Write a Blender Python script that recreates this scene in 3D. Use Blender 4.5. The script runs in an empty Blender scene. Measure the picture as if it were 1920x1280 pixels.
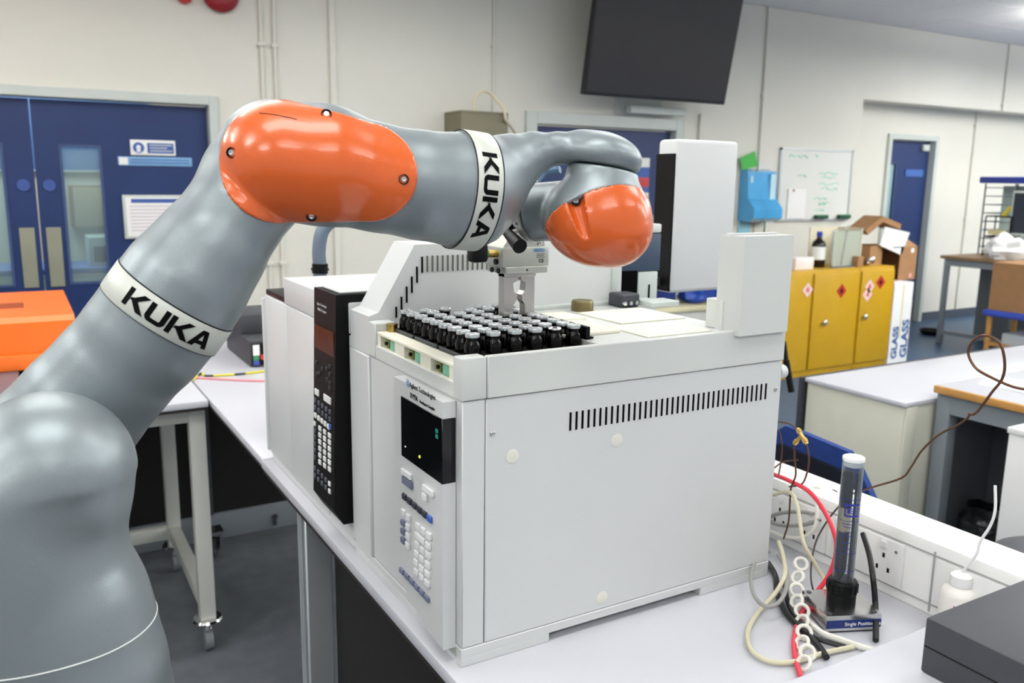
import bpy, bmesh, math, random
import numpy as np
from mathutils import Vector, Matrix

# ---------------------------------------------------------------- camera, world, lights, exposure
SC = bpy.context.scene
COL = SC.collection
random.seed(7)
YAW, PITCH, ROLL, FPX = math.radians(59.85), math.radians(10.75), math.radians(-0.76), 1600.0
CAM = np.array([-0.510, -1.013, 1.60])
def _axes():
    cp, sp = math.cos(PITCH), math.sin(PITCH)
    fwd = np.array([math.cos(YAW)*cp, math.sin(YAW)*cp, -sp])
    right = np.cross(fwd, [0, 0, 1.0]); right /= np.linalg.norm(right)
    down = np.cross(fwd, right)
    cr, sr = math.cos(ROLL), math.sin(ROLL)
    return cr*right+sr*down, -sr*right+cr*down, fwd
RT, DN, FW = _axes()
cam_data = bpy.data.cameras.new('camera')
cam_data.sensor_fit = 'HORIZONTAL'; cam_data.sensor_width = 36.0
cam_data.lens = 36.0*FPX/1920.0
cam_data.clip_start = 0.02; cam_data.clip_end = 60
cam_data.dof.use_dof = True; cam_data.dof.focus_distance = 1.22; cam_data.dof.aperture_fstop = 7.0
cam = bpy.data.objects.new('camera', cam_data); COL.objects.link(cam)
cam.matrix_world = Matrix(((RT[0], -DN[0], -FW[0], CAM[0]), (RT[1], -DN[1], -FW[1], CAM[1]), (RT[2], -DN[2], -FW[2], CAM[2]), (0, 0, 0, 1)))
SC.camera = cam
vs = SC.view_settings
vs.view_transform = 'Standard'; vs.look = 'None'; vs.gamma = 1.0; vs.use_curve_mapping = False
vs.exposure = -0.84
SC.display_settings.display_device = 'sRGB'

world = bpy.data.worlds.new('ambient_fill'); SC.world = world; world.use_nodes = True  # added even ambient fill through the open room sides, no window there
bg = world.node_tree.nodes['Background']
bg.inputs[0].default_value = (0.93, 0.97, 1.0, 1); bg.inputs[1].default_value = 1.15
LAMP_W = 13.0
LAMP_K = lambda x: 4.2 if x > 5 else 1.7 if x > 3 else 2.6 if x < -2 else 1.1   # power boosted at both room ends to brighten walls, ceiling and fronts
LAMPS = [(x, y) for x in (-2.6, -0.4, 1.8, 4.0, 6.2, 8.4, 10.6) for y in (-2.4, -0.5, 1.4)] + [(-2.6, 3.3), (-0.4, 3.3), (1.8, 3.3), (8.4, 3.3), (10.6, 3.3)]  # extra back row added to brighten the rear and right walls

# ---------------------------------------------------------------- survey helper: a sight line met with a known plane
def pix(x, y, X=None, Y=None, Z=None, D=None):
    d = RT*((x-960)/FPX) + DN*((y-640)/FPX) + FW
    if D is not None: return Vector(CAM + d*D)
    ax, v = (0, X) if X is not None else (1, Y) if Y is not None else (2, Z)
    return Vector(CAM + d*((v-CAM[ax])/d[ax]))

# ---------------------------------------------------------------- materials
def srgb(r, g, b):
    f = lambda c: (c/255/12.92) if c/255 <= 0.04045 else ((c/255+0.055)/1.055)**2.4
    return (f(r), f(g), f(b))
MATS = {}
def mat(name, rgb, rough=0.5, metal=0.0, var=0.04, scale=8.0, bump=0.0, bscale=200.0, coat=0.0, emit=0.0, trans=0.0, alpha=1.0, ior=1.45, spec=0.5):
    if name in MATS: return MATS[name]
    m = bpy.data.materials.new(name); m.use_nodes = True
    nt = m.node_tree; b = nt.nodes['Principled BSDF']
    c = srgb(*rgb)
    if var > 0:
        tc = nt.nodes.new('ShaderNodeTexCoord'); n = nt.nodes.new('ShaderNodeTexNoise')
        n.inputs['Scale'].default_value = scale; n.inputs['Detail'].default_value = 3
        nt.links.new(tc.outputs['Object'], n.inputs['Vector'])
        r = nt.nodes.new('ShaderNodeValToRGB')
        r.color_ramp.elements[0].position = 0.3; r.color_ramp.elements[1].position = 0.7
        r.color_ramp.elements[0].color = tuple(v*(1-var) for v in c)+(1,)
        r.color_ramp.elements[1].color = tuple(min(1, v*(1+var)) for v in c)+(1,)
        nt.links.new(n.outputs['Fac'], r.inputs['Fac']); nt.links.new(r.outputs['Color'], b.inputs['Base Color'])
    else:
        b.inputs['Base Color'].default_value = c+(1,)
    b.inputs['Roughness'].default_value = rough; b.inputs['Metallic'].default_value = metal
    b.inputs['IOR'].default_value = ior
    b.inputs['Specular IOR Level'].default_value = spec
    if coat: b.inputs['Coat Weight'].default_value = coat; b.inputs['Coat Roughness'].default_value = 0.12
    if trans: b.inputs['Transmission Weight'].default_value = trans
    if alpha < 1: b.inputs['Alpha'].default_value = alpha
    if emit: b.inputs['Emission Color'].default_value = c+(1,); b.inputs['Emission Strength'].default_value = emit
    if bump:
        tc = nt.nodes.new('ShaderNodeTexCoord'); n2 = nt.nodes.new('ShaderNodeTexNoise'); n2.inputs['Scale'].default_value = bscale
        bp = nt.nodes.new('ShaderNodeBump'); bp.inputs['Strength'].default_value = bump; bp.inputs['Distance'].default_value = 0.002
        nt.links.new(tc.outputs['Object'], n2.inputs['Vector']); nt.links.new(n2.outputs['Fac'], bp.inputs['Height']); nt.links.new(bp.outputs['Normal'], b.inputs['Normal'])
    MATS[name] = m
    return m
def clear(name, rgb=(235, 245, 245), rough=0.03, mix=0.8):
    """thin clear plastic or glass: mostly see-through with a glossy skin"""
    if name in MATS: return MATS[name]
    m = bpy.data.materials.new(name); m.use_nodes = True
    nt = m.node_tree; nt.nodes.clear()
    o = nt.nodes.new('ShaderNodeOutputMaterial'); t = nt.nodes.new('ShaderNodeBsdfTransparent'); g = nt.nodes.new('ShaderNodeBsdfPrincipled')
    t.inputs[0].default_value = srgb(*rgb)+(1,); g.inputs['Base Color'].default_value = srgb(*rgb)+(1,); g.inputs['Roughness'].default_value = rough
    mx = nt.nodes.new('ShaderNodeMixShader'); lw = nt.nodes.new('ShaderNodeFresnel'); lw.inputs[0].default_value = 1.45
    ad = nt.nodes.new('ShaderNodeMath'); ad.operation = 'ADD'; ad.use_clamp = True; ad.inputs[1].default_value = 1-mix
    nt.links.new(lw.outputs[0], ad.inputs[0]); nt.links.new(ad.outputs[0], mx.inputs[0])
    nt.links.new(t.outputs[0], mx.inputs[1]); nt.links.new(g.outputs[0], mx.inputs[2]); nt.links.new(mx.outputs[0], o.inputs[0])
    MATS[name] = m
    return m

M_wall = mat('wall_paint', (220, 218, 208), 0.75, var=0.02, scale=1.5, bump=0.05)
M_ceil = mat('ceiling_tile', (236, 236, 236), 0.9, var=0.03, scale=30, bump=0.2, bscale=150)
M_floor2 = mat('vinyl_bluer_light', (58, 84, 112), 0.45, var=0.1, scale=14, bump=0.02)  # same vinyl as the grey floor, bluer light put into its colour
M_floor = mat('vinyl_floor', (98, 102, 108), 0.36, var=0.12, scale=14, bump=0.02)  # greyer light around the benches put into the vinyl colour
M_trim = mat('frame_paint', (196, 203, 198), 0.4, var=0.02)
M_blue = mat('blue_door_laminate', (26, 49, 98), 0.45, var=0.06, scale=5)
M_white = mat('instrument_white', (205, 207, 207), 0.42, var=0.012, scale=6)
M_offw = mat('instrument_cover', (203, 206, 203), 0.45, var=0.012, scale=6)
M_cream = mat('cream_plastic', (232, 230, 212), 0.5, var=0.02)
M_bench = mat('bench_laminate', (196, 197, 204), 0.28, var=0.015, scale=4)
M_black = mat('black_plastic', (9, 10, 11), 0.4, var=0.1, spec=0.25)
M_dark = mat('void_shade', (4, 4, 5), 0.9, var=0.0, spec=0.1)  # black that paints in the shade inside slots and gaps
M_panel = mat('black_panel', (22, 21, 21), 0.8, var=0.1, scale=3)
M_alu = mat('aluminium_profile', (196, 202, 204), 0.35, 0.55, var=0.03)
M_steel = mat('steel', (205, 205, 203), 0.22, 1.0, var=0.03)
M_chrome = mat('chrome', (225, 225, 225), 0.1, 1.0, var=0.0)
M_nut = mat('dull_brass', (128, 116, 80), 0.4, 0.8)
M_frame = mat('white_frame', (212, 214, 206), 0.4, 0.1)
M_flange = mat('flange_alloy', (214, 214, 206), 0.3, 0.6, var=0.02)
M_brass = mat('brass', (190, 160, 90), 0.3, 1.0, var=0.05)
M_copper = mat('brown_copper', (96, 66, 48), 0.35, 0.6, var=0.08, scale=40)
M_ink = mat('black_ink', (6, 6, 7), 0.6, var=0.0, spec=0.1)
M_orange = mat('orange_plastic', (214, 94, 32), 0.26, var=0.03, scale=5, coat=0.6, bump=0.06, bscale=420)
M_robot = mat('robot_grey', (138, 147, 151), 0.38, 0.5, var=0.015, scale=10, bump=0.08, bscale=700)
M_band = mat('band_grey', (196, 199, 191), 0.4, 0.1, var=0.01)
M_yellow = mat('yellow_enamel', (190, 148, 18), 0.35, var=0.03)
M_card = mat('cardboard', (160, 120, 82), 0.85, var=0.06, scale=12)
M_cardin = mat('cardboard_inside', (92, 70, 50), 0.9, var=0.06)
M_paper = mat('paper', (236, 236, 234), 0.7, var=0.01)
M_wood = mat('wood_edge', (188, 138, 72), 0.5, var=0.1, scale=25)
M_grey = mat('grey_enamel', (128, 136, 142), 0.45, var=0.03)
M_dgrey = mat('charcoal', (62, 64, 70), 0.5, var=0.06, scale=20, bump=0.05)

# ---------------------------------------------------------------- mesh helpers
class MB:
    def __init__(s): s.bm = bmesh.new()
    def _mv(s, vs, M):
        if M is not None: bmesh.ops.transform(s.bm, matrix=M, verts=vs)
    def box(s, lo, hi, bevel=0.0, seg=2, M=None, shear=None):
        lo = Vector(lo); hi = Vector(hi)
        a = Vector((min(lo.x, hi.x), min(lo.y, hi.y), min(lo.z, hi.z))); b = Vector((max(lo.x, hi.x), max(lo.y, hi.y), max(lo.z, hi.z)))
        vs = bmesh.ops.create_cube(s.bm, size=1.0)['verts']
        for v in vs:
            v.co = Vector((a.x+(v.co.x+.5)*(b.x-a.x), a.y+(v.co.y+.5)*(b.y-a.y), a.z+(v.co.z+.5)*(b.z-a.z)))
        if bevel > 0:
            es = list({e for v in vs for e in v.link_edges})
            r = bmesh.ops.bevel(s.bm, geom=vs+es, offset=bevel, segments=seg, profile=0.5, affect='EDGES')
            vs = r['verts'] if M is not None else vs
            if M is not None:
                allv = set(vs)
                s._mv(list(allv), M)
        elif M is not None: s._mv(vs, M)
        return s
    def quads(s, verts, faces):
        vs = [s.bm.verts.new(Vector(v)) for v in verts]
        for f in faces:
            try: s.bm.faces.new([vs[i] for i in f])
            except ValueError: pass
        return s
    def prism(s, poly, off, M=None):
        """closed polygon (3D points) swept by the vector off"""
        off = Vector(off); n = len(poly)
        a = [s.bm.verts.new(Vector(p)) for p in poly]; b = [s.bm.verts.new(Vector(p)+off) for p in poly]
        s.bm.faces.new(a[::-1]); s.bm.faces.new(b)
        for i in range(n): s.bm.faces.new([a[i], a[(i+1) % n], b[(i+1) % n], b[i]])
        if M is not None: s._mv(a+b, M)
        return s
    def cyl(s, p0, p1, r0, r1=None, seg=20, caps=True):
        p0 = Vector(p0); p1 = Vector(p1); r1 = r0 if r1 is None else r1
        z = (p1-p0).normalized(); x = z.orthogonal().normalized(); y = z.cross(x)
        A = []; B = []
        for i in range(seg):
            t = 2*math.pi*i/seg; d = x*math.cos(t)+y*math.sin(t)
            A.append(s.bm.verts.new(p0+d*r0)); B.append(s.bm.verts.new(p1+d*r1))
        for i in range(seg): s.bm.faces.new([A[i], A[(i+1) % seg], B[(i+1) % seg], B[i]])
        if caps: s.bm.faces.new(A[::-1]); s.bm.faces.new(B)
        return s
    def lathe(s, prof, o=(0, 0, 0), axis=(0, 0, 1), seg=28, caps=True):
        """prof: list of (radius, height along axis)"""
        o = Vector(o); z = Vector(axis).normalized(); x = z.orthogonal().normalized(); y = z.cross(x)
        rings = []
        for r, h in prof:
            rings.append([s.bm.verts.new(o+z*h+(x*math.cos(2*math.pi*i/seg)+y*math.sin(2*math.pi*i/seg))*max(r, 1e-5)) for i in range(seg)])
        for a, b in zip(rings, rings[1:]):
            for i in range(seg): s.bm.faces.new([a[i], a[(i+1) % seg], b[(i+1) % seg], b[i]])
        if caps: s.bm.faces.new(rings[0][::-1]); s.bm.faces.new(rings[-1])
        return s
    def tube(s, pts, r, seg=8, closed=False, sub=6):
        P = smooth_path(pts, sub, closed)
        n = len(P); rings = []
        t0 = (P[1]-P[0]).normalized(); nrm = t0.orthogonal().normalized()
        for i, p in enumerate(P):
            t = (P[(i+1) % n]-P[i-1]) if closed or 0 < i < n-1 else (P[1]-P[0] if i == 0 else P[-1]-P[-2])
            t.normalize(); nrm = (nrm-t*nrm.dot(t)).normalized(); bi = t.cross(nrm)
            rings.append([s.bm.verts.new(p+(nrm*math.cos(2*math.pi*k/seg)+bi*math.sin(2*math.pi*k/seg))*r) for k in range(seg)])
        for i in range(n if closed else n-1):
            a, b = rings[i], rings[(i+1) % n]
            for k in range(seg): s.bm.faces.new([a[k], a[(k+1) % seg], b[(k+1) % seg], b[k]])
        if not closed: s.bm.faces.new(rings[0][::-1]); s.bm.faces.new(rings[-1])
        return s
    def torus(s, c, axis, R, r, seg=20, rs=8):
        z = Vector(axis).normalized(); x = z.orthogonal().normalized(); y = z.cross(x)
        return s.tube([Vector(c)+(x*math.cos(2*math.pi*i/seg)+y*math.sin(2*math.pi*i/seg))*R for i in range(seg)], r, rs, True, 1)
    def ball(s, c, r, sc=(1, 1, 1), sub=3):
        vs = bmesh.ops.create_icosphere(s.bm, subdivisions=sub, radius=1)['verts']
        for v in vs: v.co = Vector(c)+Vector((v.co.x*r*sc[0], v.co.y*r*sc[1], v.co.z*r*sc[2]))
        return s
    def build(s, name, m, parent=None, smooth=False, angle=40):
        bmesh.ops.recalc_face_normals(s.bm, faces=s.bm.faces)
        me = bpy.data.meshes.new(name); s.bm.to_mesh(me); s.bm.free()
        return link(name, me, m, parent, smooth, angle)
def link(name, me, m, parent=None, smooth=False, angle=40):
    if m is not None: me.materials.append(m)
    if smooth:
        me.shade_smooth()
        try: me.set_sharp_from_angle(angle=math.radians(angle))
        except Exception: pass
    o = bpy.data.objects.new(name, me); COL.objects.link(o)
    if parent is not None:
        o.parent = parent
        o.matrix_parent_inverse = Matrix.Translation(-parent_loc(parent))
    return o
def parent_loc(p):
    l = Vector(p.location)
    return l
def smooth_path(pts, sub=6, closed=False):
    P = [Vector(p) for p in pts]
    if sub <= 1: return P
    out = []; n = len(P)
    for i in range(n if closed else n-1):
        p0 = P[i-1] if closed or i > 0 else P[i]*2-P[i+1]
        p1 = P[i]; p2 = P[(i+1) % n]
        p3 = P[(i+2) % n] if closed or i < n-2 else P[i+1]*2-P[i]
        for k in range(sub):
            t = k/sub
            out.append(0.5*((2*p1)+(p2-p0)*t+(2*p0-5*p1+4*p2-p3)*t*t+(3*p1-p0-3*p2+p3)*t*t*t))
    if not closed: out.append(P[-1])
    return out
def tag(o, label=None, cat=None, group=None, kind=None):
    if label: o['label'] = label
    if cat: o['category'] = cat
    if group: o['group'] = group
    if kind: o['kind'] = kind
    return o
def thing(name, label, cat, loc=(0, 0, 0), group=None, kind=None):
    o = bpy.data.objects.new(name, None); COL.objects.link(o)
    o.location = Vector(loc); o.empty_display_size = 0.05
    return tag(o, label, cat, group, kind)
def bx(name, lo, hi, m, parent=None, bevel=0.0, seg=2, smooth=None):
    return MB().box(lo, hi, bevel, seg).build(name, m, parent, (bevel > 0) if smooth is None else smooth)
def text(name, s, size, o, right, up, m, parent, extrude=0.0003, align='LEFT', bold=0.0):
    """flat lettering lying in the plane of right/up with its origin at o"""
    cu = bpy.data.curves.new(name, 'FONT'); cu.body = s; cu.size = size; cu.extrude = extrude; cu.align_x = align; cu.offset = bold
    tmp = bpy.data.objects.new(name, cu); COL.objects.link(tmp)
    dg = bpy.context.evaluated_depsgraph_get()
    me = bpy.data.meshes.new_from_object(tmp.evaluated_get(dg))
    bpy.data.objects.remove(tmp); bpy.data.curves.remove(cu)
    r = Vector(right).normalized(); u = Vector(up); u = (u-r*u.dot(r)).normalized(); n = r.cross(u)
    me.transform(Matrix(((r.x, u.x, n.x, o[0]), (r.y, u.y, n.y, o[1]), (r.z, u.z, n.z, o[2]), (0, 0, 0, 1))))
    me.name = name; me.materials.clear()
    return link(name, me, m, parent)
def dup_tree(o, delta, parent=None):
    c = o.copy(); COL.objects.link(c)
    if parent is None: c.location = o.location+Vector(delta)
    else: c.parent = parent; c.matrix_parent_inverse = o.matrix_parent_inverse.copy()
    for ch in list(o.children): dup_tree(ch, delta, c)
    return c
# ================================================================ the room
WY = 5.0; RY = 5.27; CEIL = 3.19
fl = bx('floor', (-5, -5, -0.06), (1.9, 7.6, 0), M_floor); tag(fl, 'vinyl floor around the benches, its greyer light painted in', 'floor', kind='structure')
f2 = bx('floor', (1.9, -5, -0.06), (12.5, 7.6, 0), M_floor2); tag(f2, 'same vinyl floor at the right, its bluer light painted in', 'floor', kind='structure')
# ceiling: slab plus lay-in tiles where the camera sees them
cl = bx('ceiling', (-5, -5, CEIL+0.02), (12.5, 7.6, CEIL+0.12), M_ceil); tag(cl, 'pale suspended tile ceiling', 'ceiling', kind='structure')
tile = MB().box((-0.296, -0.296, 0.0), (0.296, 0.296, 0.018), 0.004, 1)
tile.bm.normal_update(); tme = bpy.data.meshes.new('ceiling_tile'); tile.bm.to_mesh(tme); tile.bm.free(); tme.materials.append(M_ceil)
for i in range(12):
    for j in range(6):
        o = bpy.data.objects.new('ceiling_tile', tme); COL.objects.link(o); o.parent = cl; o.location = (4.3+0.6*i, 4.69-0.6*j, CEIL)
# back wall with three door openings and the shallow alcove on the right
w = MB()
def wallbox(x0, x1, z0, z1, y=WY): w.box((x0, y, z0), (x1, y+0.12, z1))
wallbox(-5, -1.42, 0, CEIL+.02); wallbox(-1.42, 0.66, 2.06, CEIL+.02); wallbox(0.66, 3.17, 0, CEIL+.02)
wallbox(3.17, 4.62, 2.05, CEIL+.02); wallbox(4.62, 7.09, 0, CEIL+.02); wallbox(7.09, 12.5, 2.45, CEIL+.02)
tag(w.build('wall_back', M_wall), 'off white back wall with blue doors', 'wall', kind='structure')
w = MB()
wallbox(7.0, 7.93, 0, 2.5, RY); wallbox(7.93, 8.72, 2.10, 2.5, RY); wallbox(8.72, 12.5, 0, 2.5, RY)
w.box((7.0, WY+.12, 0), (7.09, RY, 2.5)); w.box((7.09, WY+.12, 2.45), (12.5, RY, 2.5))
tag(w.build('wall_alcove', M_wall), 'off white recessed wall beneath the bulkhead', 'wall', kind='structure')
# corridor seen through the door panes
tag(bx('wall_corridor', (-5, 7.5, 0), (12.5, 7.6, CEIL), M_wall), 'pale wall of the room behind the doors', 'wall', kind='structure')
M_bskirt = mat('skirting', (70, 78, 90), 0.5)
tag(MB().box((0.74, WY-0.012, 0), (3.08, WY, 0.1)).box((4.72, WY-0.012, 0), (7.09, WY, 0.1)).build('baseboard_back', M_bskirt), 'dark grey skirting along the back wall', 'skirting', kind='structure')
tag(MB().box((8.8, RY-0.012, 0), (12.4, RY, 0.1)).build('baseboard_alcove', M_bskirt), 'dark grey skirting in the recess', 'skirting', kind='structure')

def frame(n, x0, x1, zt, y, wd=0.07, label=''):
    f = MB()
    f.box((x0-wd, y-0.03, 0), (x0, y+0.13, zt+wd), 0.004, 1); f.box((x1, y-0.03, 0), (x1+wd, y+0.13, zt+wd), 0.004, 1); f.box((x0, y-0.03, zt), (x1, y+0.13, zt+wd), 0.004, 1)
    return tag(f.build('trim_%d' % n, M_trim), label, 'door frame', kind='structure')
frame(1, -1.41, 0.652, 2.05, WY, 0.06, 'pale frame around the blue double doors')
frame(2, 3.175, 4.615, 2.04, WY, 0.10, 'pale frame around the blue door behind the robot')
frame(3, 7.94, 8.71, 2.09, RY, 0.06, 'pale frame around the narrow blue door')
M_glass = clear('door_glass', (214, 232, 236), 0.05, 0.86)
M_plate = mat('push_plate', (158, 160, 142), 0.4, 0.5)
def leaf(name, label, x0, x1, zt, y, win=None, parent_kind=True, m=M_blue):
    """door leaf with an optional glazed opening win=(x0,x1,z0,z1)"""
    d = MB(); ya, yb = y+0.045, y+0.09
    if win:
        a, b, c, e = win
        d.box((x0, ya, 0), (a, yb, zt)); d.box((b, ya, 0), (x1, yb, zt)); d.box((a, ya, 0), (b, yb, c)); d.box((a, ya, e), (b, yb, zt))
    else: d.box((x0, ya, 0), (x1, yb, zt))
    o = tag(d.build(name, m), label, 'door', kind='structure')
    if win:
        bx('pane', (a-0.002, y+0.064, c-0.002), (b+0.002, y+0.070, e+0.002), M_glass, o)
        g = MB()
        for q in ((a-.012, a+.004, c-.012, e+.012), (b-.004, b+.012, c-.012, e+.012), (a, b, c-.012, c+.004), (a, b, e-.004, e+.012)):
            g.box((q[0], ya-0.006, q[2]), (q[1], ya+0.002, q[3]))
        g.build('glazing_bead', mat('bead', (60, 78, 120), 0.5), o)
    return o
d1 = leaf('door_1', 'blue door leaf with a tall glazed pane, right leaf of the double doors', -0.372, 0.645, 2.04, WY, (-0.225, -0.012, 0.92, 1.765))
bx('push_plate', (-0.345, WY+.036, 0.90), (-0.262, WY+.046, 1.27), M_plate, d1, 0.002, 1)
MB().cyl((-0.305, WY+.036, 1.527), (-0.305, WY+.046, 1.527), 0.036, seg=28).build('round_sticker', mat('sticker_blue', (58, 84, 150), 0.5), d1)
bx('kick_plate', (-0.36, WY+.040, 0.03), (0.63, WY+.046, 0.25), M_plate, d1)
d1b = leaf('door_2', 'blue door leaf at the left edge of the picture, left leaf of the double doors', -1.39, -0.380, 2.04, WY, (-0.75, -0.545, 0.92, 1.765))
bx('push_plate', (-0.49, WY+.036, 0.90), (-0.407, WY+.046, 1.27), M_plate, d1b, 0.002, 1)
MB().cyl((-0.444, WY+.036, 1.527), (-0.444, WY+.046, 1.527), 0.036, seg=28).build('round_sticker', MATS['sticker_blue'], d1b)
d2 = leaf('door_3', 'plain blue door behind the robot wrist', 3.185, 4.605, 2.03, WY)
bx('push_plate', (4.45, WY+.036, 0.95), (4.55, WY+.046, 1.3), M_plate, d2, 0.002, 1)
d3 = leaf('door_4', 'narrow blue door in the recess at the right', 7.95, 8.70, 2.08, RY, (8.0, 8.13, 0.95, 1.83))
bx('strip_sign', (8.30, RY+.034, 1.69), (8.62, RY+.046, 1.77), mat('sign_blue', (62, 100, 170), 0.5), d3)
bx('door_closer', (8.55, RY+.01, 1.98), (8.66, RY+.046, 2.05), M_trim, d3, 0.004)
bx('kick_plate', (7.98, RY+.040, 0.03), (8.67, RY+.046, 0.25), M_plate, d3)

# pipes and trunking running down the back wall
def pipe(x, r, z0, z1, label, y=WY, square=False, clips=()):
    p = MB()
    if square: p.box((x-r, y-0.03, z0), (x+r, y, z1), 0.004, 1)
    else: p.cyl((x, y-r-0.004, z0), (x, y-r-0.004, z1), r, seg=12)
    root = thing('wall_conduit', label, 'conduit', (x, y-0.02, z0))
    p.build('pipe', M_wall, root, True)
    for z in clips: bx('saddle_clip', (x-r-.012, y-2*r-.010, z-.012), (x+r+.012, y, z+.012), M_wall, root, 0.003)
    return root
pipe(1.012, 0.012, 0.1, CEIL, 'thin vertical pipe on the wall, first right of the double doors', clips=(1.0, 2.46))
pipe(1.10, 0.012, 0.1, CEIL, 'thin vertical pipe on the wall, second right of the double doors', clips=(1.0, 2.46))
pipe(1.50, 0.022, 0.1, CEIL, 'wide square white trunking on the wall right of the twin pipes', square=True)
pipe(2.78, 0.010, 2.0, CEIL, 'thin vertical pipe running down to the olive wall box', clips=(2.6,))
pipe(5.66, 0.011, 0.1, CEIL, 'thin vertical pipe on the wall left of the whiteboard', clips=(1.5, 2.4))
pipe(4.90, 0.012, 0.1, 2.2, 'vertical pipe on the wall below the television', clips=(1.9,))
pipe(9.50, 0.011, 2.45, CEIL, 'short vertical pipe on the bulkhead at the upper right', clips=(2.52,))
pipe(9.45, 0.011, 0.1, 2.45, 'vertical pipe on the recessed wall above the wire rack', y=RY, clips=(2.3, 1.2))

# luminaires below the ceiling, hung so that added up lights can brighten it
M_diff = mat('light_diffuser', (250, 250, 246), 0.4, var=0, emit=6.0)
LZ = 2.92
for i, (x, y) in enumerate(LAMPS):
    L = thing('ceiling_light', 'suspended fluorescent light fitting with an added up light', 'light', (x, y, LZ-0.03), 'suspended light fittings')
    f = MB(); a, b = 0.6, 0.3
    f.box((x-a, y-b, LZ-.02), (x+a, y-b+.02, LZ+.03)).box((x-a, y+b-.02, LZ-.02), (x+a, y+b, LZ+.03)).box((x-a, y-b, LZ-.02), (x-a+.02, y+b, LZ+.03)).box((x+a-.02, y-b, LZ-.02), (x+a, y+b, LZ+.03))
    for sx_ in (-.4, .4): MB().cyl((x+sx_, y, LZ+.0), (x+sx_, y, CEIL+.02), .004, seg=6).build('hanger', M_trim, L)
    f.build('frame', M_trim, L)
    bx('diffuser', (x-a+.02, y-b+.02, LZ-.008), (x+a-.02, y+b-.02, LZ), M_diff, L)
    ld = bpy.data.lights.new('tube_light', 'AREA'); ld.shape = 'RECTANGLE'; ld.size = 1.1; ld.size_y = 0.5; ld.energy = LAMP_W*LAMP_K(x); ld.color = (1.0, 0.985, 0.95)
    lo = bpy.data.objects.new('tube_light', ld); COL.objects.link(lo); lo.parent = L; lo.location = (0, 0, 0.005)
    lu = bpy.data.lights.new('added_up_light', 'AREA'); lu.shape = 'RECTANGLE'; lu.size = 1.1; lu.size_y = 0.5; lu.energy = LAMP_W*0.9*LAMP_K(x); lu.color = (1.0, 0.985, 0.95)  # added upward fill that brightens the ceiling
    uo = bpy.data.objects.new('added_up_light', lu); COL.objects.link(uo); uo.parent = L; uo.location = (0, 0, 0.05); uo.rotation_euler = (math.pi, 0, 0)
for x in (-0.6, 3.8, 8.2):
    ld = bpy.data.lights.new('corridor_light', 'AREA'); ld.size = 0.9; ld.energy = 90; ld.color = (1.0, 0.98, 0.93)
    lo = bpy.data.objects.new('corridor_light', ld); COL.objects.link(lo); lo.location = (x, 6.3, CEIL-.03)
# ================================================================ robot arm (implicit solids meshed with surface nets)
def A3(v): return np.array(v, float)
def s_cone(p, a, ra, b, rb):
    pa = p-a; ba = b-a; h = np.clip((pa@ba)/(ba@ba), 0, 1)
    return np.linalg.norm(pa-h[:, None]*ba, axis=1)-(ra+(rb-ra)*h)
def s_ell(p, c, B, r):
    q = (p-c)@np.array(B).T
    k0 = np.linalg.norm(q/r, axis=1); k1 = np.linalg.norm(q/(np.array(r)**2), axis=1)
    return k0*(k0-1)/np.maximum(k1, 1e-9)
def s_cyl(p, a, b, r, rnd=0.0):
    ax = b-a; L = np.linalg.norm(ax); ax = ax/L; q = p-(a+b)/2; h = q@ax
    d = np.stack([np.linalg.norm(q-h[:, None]*ax, axis=1)-r+rnd, np.abs(h)-L/2+rnd], 1)
    return np.minimum(d.max(1), 0)+np.linalg.norm(np.maximum(d, 0), axis=1)-rnd
def smin(a, b, k):
    h = np.clip(0.5+0.5*(b-a)/k, 0, 1)
    return b*(1-h)+a*h-k*h*(1-h)
def smax(a, b, k): return -smin(-a, -b, k)
def chain(p, pts, k=0.012):
    d = None
    for (a, ra), (b, rb) in zip(pts, pts[1:]):
        e = s_cone(p, a, ra, b, rb); d = e if d is None else smin(d, e, k)
    return d
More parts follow.
